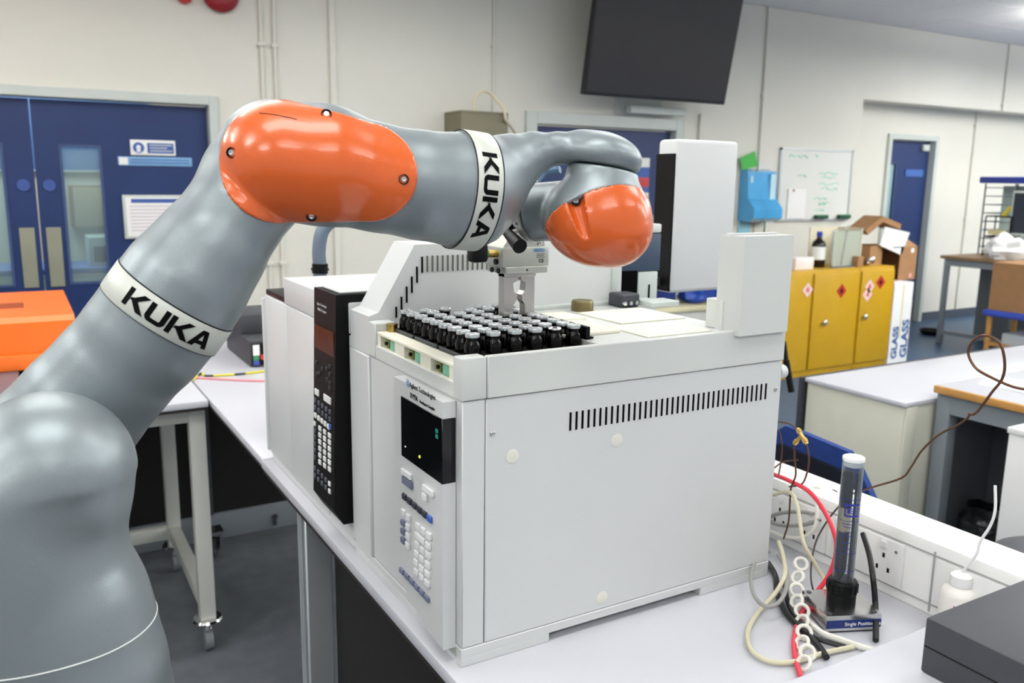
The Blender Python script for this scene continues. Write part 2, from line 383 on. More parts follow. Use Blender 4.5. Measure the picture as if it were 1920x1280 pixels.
def surface_net(f, lo, hi, h, relax=3):
    lo = np.array(lo, float); n = np.ceil((np.array(hi)-lo)/h).astype(int)+1
    g = np.stack(np.meshgrid(*[lo[i]+h*np.arange(n[i]) for i in range(3)], indexing='ij'), -1)
    V = f(g.reshape(-1, 3)).reshape(n)
    S = V < 0
    cs = n-1
    cnt = np.zeros(cs); acc = np.zeros(tuple(cs)+(3,))
    corner = [(i, j, k) for i in (0, 1) for j in (0, 1) for k in (0, 1)]
    def sub(Aa, c): return Aa[c[0]:c[0]+cs[0], c[1]:c[1]+cs[1], c[2]:c[2]+cs[2]]
    for c0 in corner:
        for ax in range(3):
            if c0[ax]: continue
            c1 = list(c0); c1[ax] = 1
            v0, v1 = sub(V, c0), sub(V, c1); x = (v0 < 0) != (v1 < 0)
            t = np.where(x, v0/np.where(x, v0-v1, 1), 0)
            pos = np.zeros(tuple(cs)+(3,)); pos[..., 0] = c0[0]; pos[..., 1] = c0[1]; pos[..., 2] = c0[2]; pos[..., ax] += t
            acc += pos*x[..., None]; cnt += x
    act = cnt > 0
    idx = -np.ones(cs, int); idx[act] = np.arange(act.sum())
    ii = np.argwhere(act)
    P = lo+h*(ii+acc[act]/cnt[act][:, None])
    F = []
    for ax in range(3):
        u, v = (ax+1) % 3, (ax+2) % 3
        sl0 = [slice(None)]*3; sl1 = [slice(None)]*3
        sl0[ax] = slice(0, n[ax]-1); sl1[ax] = slice(1, n[ax])
        s0, s1 = S[tuple(sl0)], S[tuple(sl1)]
        e = np.argwhere(s0 != s1)
        e = e[(e[:, u] > 0) & (e[:, v] > 0) & (e[:, u] < n[u]-1) & (e[:, v] < n[v]-1)]
        fl_ = s0[tuple(e.T)]
        def q(du, dv):
            c = e.copy(); c[:, u] -= du; c[:, v] -= dv
            return idx[tuple(c.T)]
        Q = np.stack([q(1, 1), q(0, 1), q(0, 0), q(1, 0)], 1)
        Q[~fl_] = Q[~fl_][:, ::-1]
        F.append(Q)
    F = np.concatenate(F)
    for _ in range(relax):
        e = 0.25*h
        gr = np.stack([(f(P+np.eye(3)[i]*e)-f(P-np.eye(3)[i]*e))/(2*e) for i in range(3)], 1)
        g2 = np.maximum((gr**2).sum(1), 0.2)
        P = P-0.8*np.clip(f(P), -h, h)[:, None]*gr/g2[:, None]
    return P, F
def sdf_obj(name, f, lo, hi, h, m, parent, relax=3, angle=180):
    P, F = surface_net(f, lo, hi, h, relax)
    me = bpy.data.meshes.new(name)
    me.from_pydata([tuple(v) for v in P], [], [tuple(int(i) for i in q) for q in F]); me.update()
    me.shade_smooth()
    return link(name, me, m, parent)
def RP(x, y, d): return A3(pix(x, y, D=d))
def pr(x, y, d, r): return (RP(x, y, d), r*d/FPX)
def bounds(pts, pad):
    a = np.min([p-r for p, r in pts], 0)-pad; b = np.max([p+r for p, r in pts], 0)+pad
    return a, b

dome_c = RP(92, 897, 0.90)
ROB = thing('industrial_robot', 'jointed grey robot arm with orange covers reaching over the vial rack', 'robot', (dome_c[0], dome_c[1], 0.955))
ax0 = dome_c.copy()
def col_pt(dz, r): return (ax0+A3((0, 0, dz)), r)
base_pts = [col_pt(-0.30, 0.113), col_pt(-0.225, 0.104), col_pt(-0.185, 0.0965), col_pt(-0.160, 0.0925), col_pt(-0.142, 0.0885), col_pt(-0.120, 0.0795), col_pt(-0.094, 0.0725), col_pt(-0.065, 0.0712), col_pt(-0.035, 0.0752), col_pt(-0.012, 0.0815), col_pt(0.006, 0.0865)]
def f_base(p):
    d = chain(p, base_pts, 0.005)
    fh = A3((FW[0], FW[1], 0)); fh /= np.linalg.norm(fh); off = -fh*0.024-RT*A3((1, 1, 0))*0.022
    d = smin(d, s_cone(p, ax0+off+A3((0, 0, -0.012)), 0.0765, ax0+off+A3((0, 0, -0.17)), 0.086), 0.012)
    return np.maximum(d, (dome_c[2]-0.325)-p[:, 2])
lo, hi = bounds(base_pts, 0.01); lo[2] = dome_c[2]-0.335
sdf_obj('base_link', f_base, lo, hi, 0.0045, M_robot, ROB)
# seam ring of the base
def ring_pt(a_, z_):
    lo_, hi_ = 0.03, 0.2
    for _ in range(28):
        m_ = (lo_+hi_)/2
        if f_base((ax0+A3((math.cos(a_)*m_, math.sin(a_)*m_, z_)))[None])[0] < 0: lo_ = m_
        else: hi_ = m_
    return tuple(ax0+A3((math.cos(a_)*hi_, math.sin(a_)*hi_, z_)))
MB().tube([ring_pt(2*math.pi*k/120, -0.166) for k in range(120)], 0.0008, 6, True, 1).build('seam_ring', mat('seam_white', (225, 228, 226), 0.4), ROB, True)

def arm_px(t, c): return (316+0.568*t+0.824*c, 576-0.824*t+0.568*c)
def ap(t, c, r, d): x, y = arm_px(t, c); return pr(x, y, d, r)
up_pts = [ap(-345, -34, 132, 1.02), ap(-240, -26, 113, 1.02), ap(-160, -16, 108, 1.02), ap(-70, -4, 111, 1.02), ap(0, 0, 113.5, 1.02), ap(60, 1, 111, 1.02), ap(130, 3, 100, 1.025), ap(215, 4, 90, 1.035), ap(285, 2, 98, 1.055), ap(345, 4, 104, 1.065)]
def f_up(p): return chain(p, up_pts, 0.012)
lo, hi = bounds(up_pts, 0.008)
sdf_obj('upper_arm', f_up, lo, hi, 0.004, M_robot, ROB)

fo_pts = [pr(526, 303, 1.035, 112), pr(610, 311, 1.05, 109), pr(714, 335, 1.08, 97), pr(790, 348, 1.10, 98), pr(862, 357, 1.125, 103), pr(905, 359, 1.14, 101)]
goose = [pr(878, 358, 1.132, 102), pr(915, 338, 1.145, 79), pr(955, 310, 1.155, 56), pr(1000, 288, 1.165, 38), pr(1045, 277, 1.17, 27), pr(1085, 275, 1.175, 25), pr(1125, 283, 1.18, 27)]
cap_c = RP(1126, 296, 1.185)
K = 1.185/FPX
Xc = RT*0.985+DN*0.17; Xc /= np.linalg.norm(Xc); Zc = FW-Xc*(FW@Xc); Zc -= 0; Zc /= np.linalg.norm(Zc); Yc = np.cross(Zc, Xc)
def f_fore(p): return chain(p, fo_pts, 0.012)
lo, hi = bounds(fo_pts, 0.008)
cut_c = RP(890, 358, 1.135); fo_ax = fo_pts[4][0]-fo_pts[3][0]; fo_ax /= np.linalg.norm(fo_ax)
def f_fore_cut(p): return np.maximum(f_fore(p), (p-cut_c)@fo_ax)
sdf_obj('forearm', f_fore_cut, lo, hi, 0.004, M_robot, ROB)
# gooseneck that carries the wrist
capcut = RP(1125, 312, 1.11)           # underside of the cap
n_cap = Yc*(1 if Yc@DN > 0 else -1)
n_cap = n_cap+FW*0.10; n_cap /= np.linalg.norm(n_cap)
def f_goose2(p): return chain(p, [(fo_pts[4][0], 106*1.125/FPX)]+goose, 0.016)
def f_goose(p):
    d = chain(p, [(fo_pts[4][0], 106*1.125/FPX)]+goose, 0.010)
    e = s_ell(p, cap_c, [Xc, Yc, Zc], (78*K, 46*K, 76*K))
    e = smax(e, (p-RP(1125, 314, 1.185))@n_cap, 0.004)
    d = smin(d, e, 0.014)
    return np.maximum(d, (cut_c-p)@fo_ax)
lo, hi = bounds(goose+[(cap_c, 0.07)], 0.01)
sdf_obj('wrist_fork', f_goose, lo, hi, 0.003, M_robot, ROB)

# wrist: neck + flange branch + egg
egg_c = RP(1119, 412, 1.185)
Xe = RT*0.97+DN*0.24; Xe /= np.linalg.norm(Xe); Ze = FW-Xe*(FW@Xe); Ze /= np.linalg.norm(Ze); Ye = np.cross(Ze, Xe)
fl_dir = RP(985, 402, 1.265)-RP(1090, 392, 1.20); fl_dir /= np.linalg.norm(fl_dir)
fl_end = RP(1006, 398, 1.245)
def f_wrist(p):
    d = s_ell(p, egg_c, [Xe, Ye, Ze], (101*K, 86*K, 84*K))
    d = smin(d, s_cone(p, RP(1148, 402, 1.18), 68*K, RP(1156, 434, 1.18), 62*K), 0.012)
    nk = s_cone(p, RP(1128, 335, 1.185), 68*K, RP(1126, 375, 1.185), 74*K)
    d = smin(d, nk, 0.012)
    d = smin(d, s_cyl(p, RP(1100, 392, 1.195), fl_end, 57*K, 0.004), 0.007)
    return smax(d, -((p-RP(1125, 317, 1.185))@n_cap), 0.003)
Pa, Pb, Pc = RP(1013, 432, 1.185), RP(1219, 372, 1.185), RP(1112, 341, 1.113)
n_or = np.cross(Pb-Pa, Pc-Pa); n_or /= np.linalg.norm(n_or)
if n_or@DN < 0: n_or = -n_or
lo, hi = bounds([(egg_c, 105*K), (fl_end, 60*K), (RP(1127, 330, 1.185), 75*K)], 0.008)
sdf_obj('wrist', lambda p: smax(f_wrist(p), (p-Pa)@n_or-0.002, 0.002), lo, hi, 0.003, M_robot, ROB)
def hit(f, x, y, d0=0.7):
    d = RP(x, y, 1.0)-CAM; d /= np.linalg.norm(d); p = CAM+d*d0
    for _ in range(200):
        s = float(f(p[None])[0])
        if s < 1e-4: break
        p = p+d*s*0.7
    e = 0.002
    g = np.array([f((p+np.eye(3)[i]*e)[None])[0]-f((p-np.eye(3)[i]*e)[None])[0] for i in range(3)])
    return p, g/np.linalg.norm(g)
ga_, na_ = hit(f_wrist, 1078, 372); gb_w, nb_w = hit(f_wrist, 1098, 440)
grv_a = ga_+na_*0.001; grv_b = gb_w+nb_w*0.0035
def f_wcov(p):
    d = np.maximum(f_wrist(p)-0.0012, 0.0006-(p-Pa)@n_or)
    return smax(d, -s_cone(p, grv_a, 0.0122, grv_b, 0.0066), 0.0015)
wc = tag(sdf_obj('wrist_cover', f_wcov, lo, hi, 0.0025, M_orange, ROB), 'glossy orange wrist cover')
# elbow cover: everything of the elbow shell that faces the aisle
def f_body(p): return smin(f_fore(p), f_up(p), 0.006)
def proj2(p, d):
    q = p-CAM; z = q@FW
    return q@RT/z*FPX+960, q@DN/z*FPX+640, z
el_o = RP(600, 312, 1.04); el_n = el_o-CAM; el_n /= np.linalg.norm(el_n)
Xl = RP(690, 322, 1.04)-RP(527, 303, 1.04); Xl -= el_n*(Xl@el_n); Xl /= np.linalg.norm(Xl); Yl = np.cross(el_n, Xl)
L1 = RP(534, 304, 1.04)-el_o; L2 = RP(687, 323, 1.04)-el_o
la = np.array([L1@Xl, L1@Yl]); lb = np.array([L2@Xl, L2@Yl]); ra, rb = 111*1.04/FPX, 91*1.04/FPX
def f_stad(p):
    q = np.stack([(p-el_o)@Xl, (p-el_o)@Yl], 1); ba = lb-la; h = np.clip(((q-la)@ba)/(ba@ba), 0, 1)
    return np.linalg.norm(q-la-h[:, None]*ba, axis=1)-(ra+(rb-ra)*h)
def f_ecov(p):
    d = np.maximum(f_body(p)-0.0022, f_stad(p))
    d = np.maximum(d, (p-el_o)@el_n-0.045)
    return d
lo, hi = bounds([(RP(526, 303, 1.035), 0.082), (RP(700, 325, 1.07), 0.07)], 0.006)
ec = tag(sdf_obj('elbow_cover', f_ecov, lo, hi, 0.0028, M_orange, ROB), 'glossy orange elbow cover')
def cover_screw(f, x, y, parent, r=0.0062):
    p, n = hit(f, x, y)
    n = n*0.55-el_n*0.45; n /= np.linalg.norm(n)
    sk = MB().lathe([(r, -0.004), (r, 0.0012), (r*0.9, 0.0016), (r*0.82, 0.0010), (r*0.82, -0.002)], tuple(p), tuple(n), 20).build('screw_well', M_black, parent, True)
    MB().lathe([(r*0.6, -0.0015), (r*0.6, 0.0006), (r*0.5, 0.0014), (r*0.3, 0.0014), (r*0.25, 0.0002)], tuple(p), tuple(n), 16).build('screw', M_chrome, parent, True)
sp_ = [hit(f_ecov, *q_)[0] for q_ in ((486, 212), (500, 213), (515, 215), (530, 218), (545, 221), (556, 224))]
MB().tube([tuple(q_) for q_ in sp_], 0.0005, 6).build('cover_seam', M_black, ec)
for x, y in ((612, 214), (434, 286), (757, 336), (584, 406)): cover_screw(f_ecov, x, y, ec)
p_ = ga_-na_*0.0075+RT*-0.001; n_ = na_*0.4-el_n*0.6
MB().lathe([(0.0062, -0.003), (0.0062, 0.0005), (0.0045, 0.0008)], tuple(p_), tuple(n_), 18).build('screw_well', M_black, wc, True)
MB().lathe([(0.0036, -0.001), (0.0036, 0.0018), (0.002, 0.0024), (0.0012, 0.0012)], tuple(p_), tuple(n_), 14).build('screw', M_chrome, wc, True)

# printed bands with the maker's lettering
def letter_polys(ch):
    s = 0.27
    if ch == 'K': return [[(0, 0), (s, 0), (s, 1), (0, 1)], [(s, .38), (.86, 1), (1.22, 1), (.62, .42), (s, .42)], [(s, .52), (.46, .60), (.62, .62), (1.28, 0), (.90, 0), (s+.10, .46)]]
    if ch == 'U': return [[(0, .22), (s, .26), (s, 1), (0, 1)], [(1.05-s, .26), (1.05, .22), (1.05, 1), (1.05-s, 1)], [(.0, .22), (.10, .06), (.24, 0), (.81, 0), (.95, .06), (1.05, .22), (1.05-s, .26), (1.05-s-.04, .22), (s+.04, .22), (s, .26)]]
    if ch == 'A': return [[(0, 0), (.32, 0), (.62, .78), (.62, 1), (.50, 1), (.42, .98)], [(.62, .78), (.92, 0), (1.25, 0), (.83, .98), (.75, 1), (.62, 1)], [(.30, .18), (.95, .18), (.86, .40), (.38, .40)]]
def wrap_word(name, word, c, a, n0, r, ang0, ang1, hgt, parent):
    tt = np.cross(a, n0)
    adv = {'K': 1.30, 'U': 1.14, 'A': 1.25}; tot = sum(adv[c_] for c_ in word)-0.05
    ks = (ang1-ang0)*r/tot
    bm = bmesh.new(); x = 0.0
    for ch in word:
        for poly in letter_polys(ch):
            vs = [bm.verts.new((x+px_, py_, 0)) for px_, py_ in poly]
            bm.faces.new(vs)
        x += adv[ch]
    bmesh.ops.triangulate(bm, faces=bm.faces)
    for _ in range(3): bmesh.ops.subdivide_edges(bm, edges=[e for e in bm.edges if e.calc_length() > 0.12], cuts=1, use_grid_fill=True)
    bmesh.ops.triangulate(bm, faces=bm.faces)
    for v in bm.verts:
        ph = ang0+v.co.x*ks/r; h = (v.co.y-0.5)*hgt
        q = c+a*h+(n0*math.cos(ph)+tt*math.sin(ph))*r
        v.co = Vector(q)
    me = bpy.data.meshes.new(name); bm.to_mesh(me); bm.free()
    o = link(name, me, M_ink, parent); o.modifiers.new('thickness', 'SOLIDIFY').thickness = 0.0004
    return o
def shell_r(f, c, a):
    n_a = np.cross(a, [0.3, 0.2, 1.0]); n_a /= np.linalg.norm(n_a); n_b = np.cross(a, n_a); best = 0
    for k in range(24):
        dd = n_a*math.cos(k*math.pi/12)+n_b*math.sin(k*math.pi/12)
        lo_, hi_ = 0.04, 0.12
        for _ in range(30):
            m_ = (lo_+hi_)/2
            if f((c+dd*m_)[None])[0] < 0: lo_ = m_
            else: hi_ = m_
        best = max(best, hi_)
    return best
def band(c, a, f, w, name, ang, hgt, seam_up):
    r = max(shell_r(f, c+a*t_, a) for t_ in (-w/2, 0, w/2))+0.0006
    view = CAM-c; n0 = view-a*(view@a); n0 /= np.linalg.norm(n0)
    b = MB().lathe([(r-.003, -w/2), (r-.0006, -w/2), (r, -w/2+.0006), (r+0.0002, 0), (r, w/2-.0006), (r-.0006, w/2), (r-.003, w/2)], tuple(c), tuple(a), 96, caps=False).build('name_band', M_band, ROB, True, 50)
    for sgn in (-1, 1):
        k = 0.0007 if sgn == seam_up else 0.0003
        MB().lathe([(r-.002, -k), (r-.0002, -k), (r-.0002, k), (r-.002, k)], tuple(c+a*(sgn*(w/2+k))), tuple(a), 96, caps=False).build('seam', M_black, ROB)
    wrap_word('lettering', 'KUKA', c, a, n0, r+0.0007, math.radians(ang[0]), math.radians(ang[1]), hgt, b)
a1 = RP(*arm_px(60, 1), 1.02)-RP(*arm_px(-60, -1), 1.02); a1 /= np.linalg.norm(a1)
band(RP(*arm_px(0, 0), 1.02), a1, f_up, 0.0355, 'band', (-35, 50), 0.0215, 1)
band(RP(873, 358, 1.13), fo_ax, lambda p: np.minimum(f_fore(p), f_goose2(p)), 0.0350, 'band', (-40, 46), 0.0205, 1)

# flange ring and gripper
MB().lathe([(58*K, 0.0), (59*K, 0.003), (59*K, 0.009), (50*K, 0.010), (50*K, 0.016), (30*K, 0.017)], tuple(fl_end), tuple(fl_dir), 48).build('flange', M_flange, ROB, True)
fx = np.cross(fl_dir, [0, 0, 1.0]); fx /= np.linalg.norm(fx); fz = np.cross(fx, fl_dir)
for i in range(9):
    t = 2*math.pi*i/9
    q = fl_end+fl_dir*0.005+(fx*math.cos(t)+fz*math.sin(t))*59*K
    MB().lathe([(0.0035, 0), (0.0035, 0.004), (0.002, 0.005)], tuple(q), tuple((q-fl_end-fl_dir*0.005)), 12).build('flange_bolt', M_chrome, ROB, True)
GY = 0.185
g0 = pix(943, 490, Y=GY); g1 = pix(1029, 490, Y=GY); gz1 = pix(985, 463, Y=GY).z; gz0 = pix(985, 500, Y=GY).z
M_grip = mat('gripper_alloy', (178, 180, 172), 0.35, 0.5, var=0.02)
gx0, gx1 = g0.x, g1.x; gyb = GY+0.062
grp = MB().box((gx0, GY, gz0), (gx1, gyb, gz1), 0.0015, 2).build('gripper', M_grip, ROB, True)
mw = (gx1-gx0)
MB().box((gx0+0.004, GY-0.003, gz0-0.011), (gx1-0.004, gyb, gz0+0.0005), 0.001, 1).build('guide_rail', M_grip, grp, True)
# adapter between flange and gripper
top = A3(((gx0+gx1)/2-0.008, GY+0.03, gz1))
MB().prism([(gx0+.002, GY+.004, gz1-.0005), (gx1-.006, GY+.004, gz1-.0005), (gx1-.012, GY+.004, gz1+.034), (gx0+.024, GY+.004, gz1+.030)], (0, 0.05, 0)).build('adapter', M_grip, grp)
MB().cyl(tuple(fl_end+fl_dir*0.012), tuple(fl_end+fl_dir*0.05-A3((0, 0, 0.012))), 36*K, 24*K, 28).build('adapter_boss', M_steel, grp, True)
# fingers
gf0 = pix(940, 590, Y=GY+.005); zf = 1.382
xa = pix(944, 540, Y=GY+.01).x; xb = pix(970, 540, Y=GY+.01).x; xc = pix(976, 540, Y=GY+.01).x; xd = pix(1001, 540, Y=GY+.01).x
M_fing = mat('finger_alloy', (188, 184, 180), 0.25, 0.7, var=0.03)
zt = gz0-0.011
def finger(x0, x1, s):
    w = x1-x0; xi, xo = (x1, x0) if s > 0 else (x0, x1)
    pr_ = [(xo, zt+.001), (xi, zt+.001), (xi, zt-.012), (xi-s*.35*w, zt-.016), (xi-s*.28*w, zt-.030), (xi-s*.05*w, zt-.036), (xi-s*.10*w, zt-.046), (xi-s*.30*w, zt-.052), (xi-s*.32*w, zf-.004), (xo, zf-.004)]
    MB().prism([(a_, GY+.008, b_) for a_, b_ in pr_], (0, 0.018, 0)).build('finger', M_fing, grp)
finger(xa, xb, 1); finger(xc, xd, -1)
bx('jaw_plate', (xa, GY+.004, zt-.006), (xd, GY+.030, zt+.001), M_fing, grp, 0.001)
# small marks and fittings
text('maker_mark', 'FESTO', 0.0075, (gx1-0.030, GY-0.0005, gz1-0.0085), (1, 0, 0), (0, 0, 1), mat('mark_blue', (70, 130, 190), 0.5), grp, 0.0002, bold=0.0002)
text('approval_mark', 'CE', 0.0085, (gx1-0.020, GY-0.0005, gz1-0.026), (1, 0, 0), (0, 0, 1), M_ink, grp, 0.0002)
for i in range(3): bx('print_line', (gx1-.024, GY-.0004, gz1-.0125-i*.0026), (gx1-.008-.002*(i % 2), GY, gz1-.0118-i*.0026), M_ink, grp)
MB().cyl((gx0+.014, GY+.02, gz1-.012), (gx0-.020, GY+.02, gz1-.010), 0.0062, seg=16).build('brass_fitting', M_brass, grp, True)
MB().cyl((gx0-.018, GY+.02, gz1-.010), (gx0-.022, GY+.02, gz1-.010), 0.0075, seg=16).build('green_ring', mat('ring_green', (90, 140, 80), 0.5), grp, True)
MB().box((gx0-.050, GY+.008, gz1-.024), (gx0-.021, GY+.034, gz1+.008), 0.006, 2).build('hose_elbow', M_black, grp, True)
lv = MB().cyl(tuple(RP(944, 428, 1.27)), tuple(RP(975, 462, 1.22)), 0.006, 0.011, 14).build('clamp_lever', M_black, grp, True)
MB().tube([RP(968, 392, 1.30), RP(952, 415, 1.31), RP(925, 440, 1.31), RP(905, 452, 1.31)], 0.007, 8).build('air_hose', M_black, grp, True)
MB().tube([RP(1000, 345, 1.30), RP(1020, 325, 1.32), RP(1050, 318, 1.31)], 0.006, 8).build('air_hose', mat('hose_blue', (70, 100, 130), 0.4), grp, True)
for k in range(2): MB().cyl((gx0-.0002, GY+.012+k*.022, gz0-.006), (gx0-.003, GY+.012+k*.022, gz0-.006), 0.0045, seg=12).build('port_plug', M_black, grp, True)
MB().cyl((gx0-.0002, GY+.02, gz1-.024), (gx0-.004, GY+.02, gz1-.024), 0.005, seg=12).build('port_plug', M_black, grp, True)
MB().cyl(((gx0+gx1)/2, GY-.0035, gz0-.005), ((gx0+gx1)/2, GY-.002, gz0-.005), 0.0016, seg=10).build('pin_hole', M_black, grp)

# plinth under the robot
rb = thing('robot_plinth', 'white column plinth the robot arm is bolted to', 'plinth', (dome_c[0], dome_c[1], 0))
zb = dome_c[2]-0.325
bx('body', (dome_c[0]-.10, dome_c[1]-.10, 0.05), (dome_c[0]+.08, dome_c[1]+.08, zb-.02), M_offw, rb, 0.01)
MB().cyl((dome_c[0], dome_c[1], zb-.02), (dome_c[0], dome_c[1], zb), .115, seg=40).build('top_plate', M_alu, rb, True)
bx('foot_kick', (dome_c[0]-.21, dome_c[1]-.20, 0.0), (dome_c[0]+.18, dome_c[1]+.18, 0.05), M_dgrey, rb)
ycab = thing('earth_cable', 'thin yellow cable hanging beside the robot base', 'cable', (dome_c[0], dome_c[1], zb))
MB().tube([RP(262, 1165, 0.965), RP(278, 1200, 0.96), RP(294, 1240, 0.955), RP(306, 1280, 0.95), RP(312, 1330, 0.94), RP(300, 1390, .93)], 0.0028, 8).build('sheath', mat('cable_yellow', (200, 180, 70), 0.4), ycab, True)
# ================================================================ benches
BT = 0.90
M_edge = mat('bench_edge', (40, 36, 32), 0.6)
def bench(name, label, x0, x1, y0, y1, legs, panelx=None):
    t = thing(name, label, 'bench', ((x0+x1)/2, (y0+y1)/2, 0))
    bx('worktop', (x0, y0, BT-0.022), (x1, y1, BT), M_bench, t, 0.003)
    bx('core_edge', (x0+.004, y0+.004, BT-0.034), (x1-.004, y1-.004, BT-0.022), M_edge, t)
    for lx, ly in legs:
        l = MB().box((lx, ly, 0.0), (lx+0.06, ly+0.045, BT-.034), 0.003, 1)
        l.box((lx-.006, ly+.006, 0.02), (lx, ly+.014, BT-.036)); l.box((lx-.006, ly+.030, 0.02), (lx, ly+.038, BT-.036))
        l.build('leg', M_alu, t, True)
    return t
b1 = bench('lab_bench', 'white topped lab bench carrying the two white instruments and the cable tangle', -0.022, 0.84, -1.1, 1.074, [(-0.008, 0.755), (-0.008, -0.7), (0.74, 0.8)])
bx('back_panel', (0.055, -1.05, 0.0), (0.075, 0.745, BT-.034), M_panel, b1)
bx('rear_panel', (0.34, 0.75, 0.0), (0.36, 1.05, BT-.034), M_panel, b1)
b2 = bench('lab_bench', 'white topped lab bench with the black box and the yellow cable', -0.018, 0.84, 1.079, 2.72, [(0.75, 1.2), (0.75, 2.5)])
# framed table butting against the bench on the left
t = thing('wheeled_table', 'white topped table with an open aluminium frame on castors', 'table', (-0.15, 2.1, 0))
bx('tabletop', (-0.52, 1.735, BT-.022), (-0.024, 2.60, BT), M_bench, t, 0.003)
bx('core_edge', (-0.516, 1.739, BT-.032), (-0.028, 2.596, BT-.022), M_edge, t)
for x, y in ((-0.075, 1.80), (-0.075, 2.48), (-0.50, 1.80), (-0.50, 2.48)):
    lg = bx('leg', (x, y, 0.12), (x+.05, y+.05, BT-.032), M_frame, t, 0.003)
    MB().cyl((x+.025, y+.025, 0.075), (x+.025, y+.025, 0.12), 0.014, seg=14).lathe([(0.045, 0), (0.05, 0.006), (0.045, 0.012)], (x+.025, y+.025, 0.108), seg=24).build('castor_plate', M_chrome, lg, True)
    MB().cyl((x+.012, y+.030, 0.036), (x+.038, y+.030, 0.036), 0.036, seg=22).build('castor_wheel', mat('castor_grey', (120, 124, 130), 0.5), lg, True)
for a, b in (((-0.45, 1.803, BT-.085), (-0.075, 1.845, BT-.034)), ((-0.45, 2.483, BT-.085), (-0.075, 2.525, BT-.034)), ((-0.072, 1.85, BT-.085), (-0.028, 2.48, BT-.034)), ((-0.497, 1.85, BT-.085), (-0.453, 2.48, BT-.034)),
             ((-0.072, 1.85, 0.15), (-0.028, 2.48, 0.20)), ((-0.497, 1.85, 0.15), (-0.453, 2.48, 0.20)), ((-0.45, 2.483, 0.15), (-0.075, 2.525, 0.20))):
    bx('frame_rail', a, b, M_frame, t, 0.003)
# black screen panel behind the table legs, on a pale plinth
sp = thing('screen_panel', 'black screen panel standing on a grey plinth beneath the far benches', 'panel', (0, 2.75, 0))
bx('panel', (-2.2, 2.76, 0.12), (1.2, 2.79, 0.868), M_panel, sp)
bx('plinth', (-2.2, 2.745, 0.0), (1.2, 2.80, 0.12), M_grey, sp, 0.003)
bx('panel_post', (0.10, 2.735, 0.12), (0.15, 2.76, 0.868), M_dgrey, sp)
MB().cyl((0.42, 2.742, 0.06), (0.42, 2.735, 0.06), 0.012, seg=12).cyl((0.42, 2.738, 0.02), (0.42, 2.738, 0.06), 0.006, seg=10).build('plinth_bolt', M_dgrey, sp)
mt = thing('swivel_castor', 'chrome swivel castor standing on the floor by the pale plinth', 'castor', (0.12, 2.6, 0))
MB().cyl((0.10, 2.60, 0.04), (0.13, 2.58, 0.04), 0.04, seg=24).build('wheel', M_dgrey, mt, True)
MB().box((0.085, 2.575, 0.03), (0.092, 2.62, 0.11)).box((0.138, 2.56, 0.03), (0.145, 2.605, 0.11)).box((0.075, 2.55, 0.105), (0.155, 2.63, 0.115)).build('fork', M_chrome, mt)
# dark topped side table with the orange housing
dt = thing('dark_table', 'dark grey topped table under the orange housing at the left edge', 'table', (-1.1, 2.4, 0))
bx('tabletop', (-1.9, 1.72, BT-.03), (-0.54, 3.55, BT-.002), mat('dark_top', (96, 100, 112), 0.25), dt, 0.004)
for x, y in ((-1.85, 1.8), (-0.62, 1.8), (-1.85, 3.4), (-0.62, 3.4)): bx('leg', (x, y, 0), (x+.04, y+.04, BT-.03), M_alu, dt, 0.002)
oh = thing('orange_housing', 'bright orange equipment housing at the left edge beside the robot', 'housing', (-0.8, 2.9, BT))
M_or2 = mat('orange_enamel', (244, 116, 36), 0.4, var=0.02)
xo0, xo1 = -1.55, -0.345
MB().prism([(xo0, 2.50, BT-.002), (xo0, 2.50, 1.068), (xo0, 2.53, 1.085), (xo0, 3.30, 1.085), (xo0, 3.30, BT-.002)], (xo1-xo0, 0, 0)).build('body', M_or2, oh)
bx('lower_lip', (xo0, 2.47, BT-.001), (xo1, 2.50, 0.955), M_or2, oh, 0.004)
bx('vent_recess', (-0.90, 2.78, 1.083), (-0.505, 2.93, 1.0865), mat('dark_orange', (150, 62, 20), 0.6), oh)

# ================================================================ headspace sampler (near white instrument)
hs = thing('headspace_sampler', 'white boxy laboratory instrument with keypad and vial tray, nearest on the bench', 'instrument', (0.31, 0.22, BT))
D, H_, WD = 0.622, 1.36, 0.445
MB().box((0.0, 0.0, 0.914), (D, WD, 0.9285), 0.001, 1).box((0.0, 0.0, BT), (0.152, WD, 0.9145), 0.001, 1).box((0.46, 0.0, BT), (D, WD, 0.9145), 0.001, 1).build('base_frame', M_white, hs)
MB().box((0.0015, 0.001, 0.929), (0.0375, 0.3515, 1.2985), 0.0015, 1).build('front_frame', M_white, hs, True)
bx('side_panel', (0.0388, 0.001, 0.929), (D-.001, 0.3515, 1.2985), M_white, hs, 0.0012, 1)
MB().box((-0.003, 0.352, 0.929), (D-.001, WD, 1.2985), 0.002, 1).build('front_column', M_white, hs, True)
# upper cover: skirt, corner block, tray deck
MB().box((0.0395, -0.001, 1.2998), (D, 0.010, H_), 0.0015, 1).box((0.236, 0.010, 1.335), (0.535, 0.352, 1.3585), 0.001, 1).box((0.535, 0.010, 1.2998), (D, 0.06, H_-.0005), 0.001, 1).build('tray_cover', M_offw, hs, True)
MB().box((-0.001, -0.001, 1.2998), (0.0387, 0.026, H_), 0.0025, 2).build('corner_block', M_offw, hs, True)
MB().box((0.0, 0.026, 1.2998), (0.012, 0.352, 1.322), 0.001, 1).box((0.012, 0.026, 1.2998), (0.236, 0.352, 1.318)).box((-0.001, 0.322, 1.2998), (0.036, 0.352, H_), 0.002, 1).build('tray_floor', M_offw, hs, True)
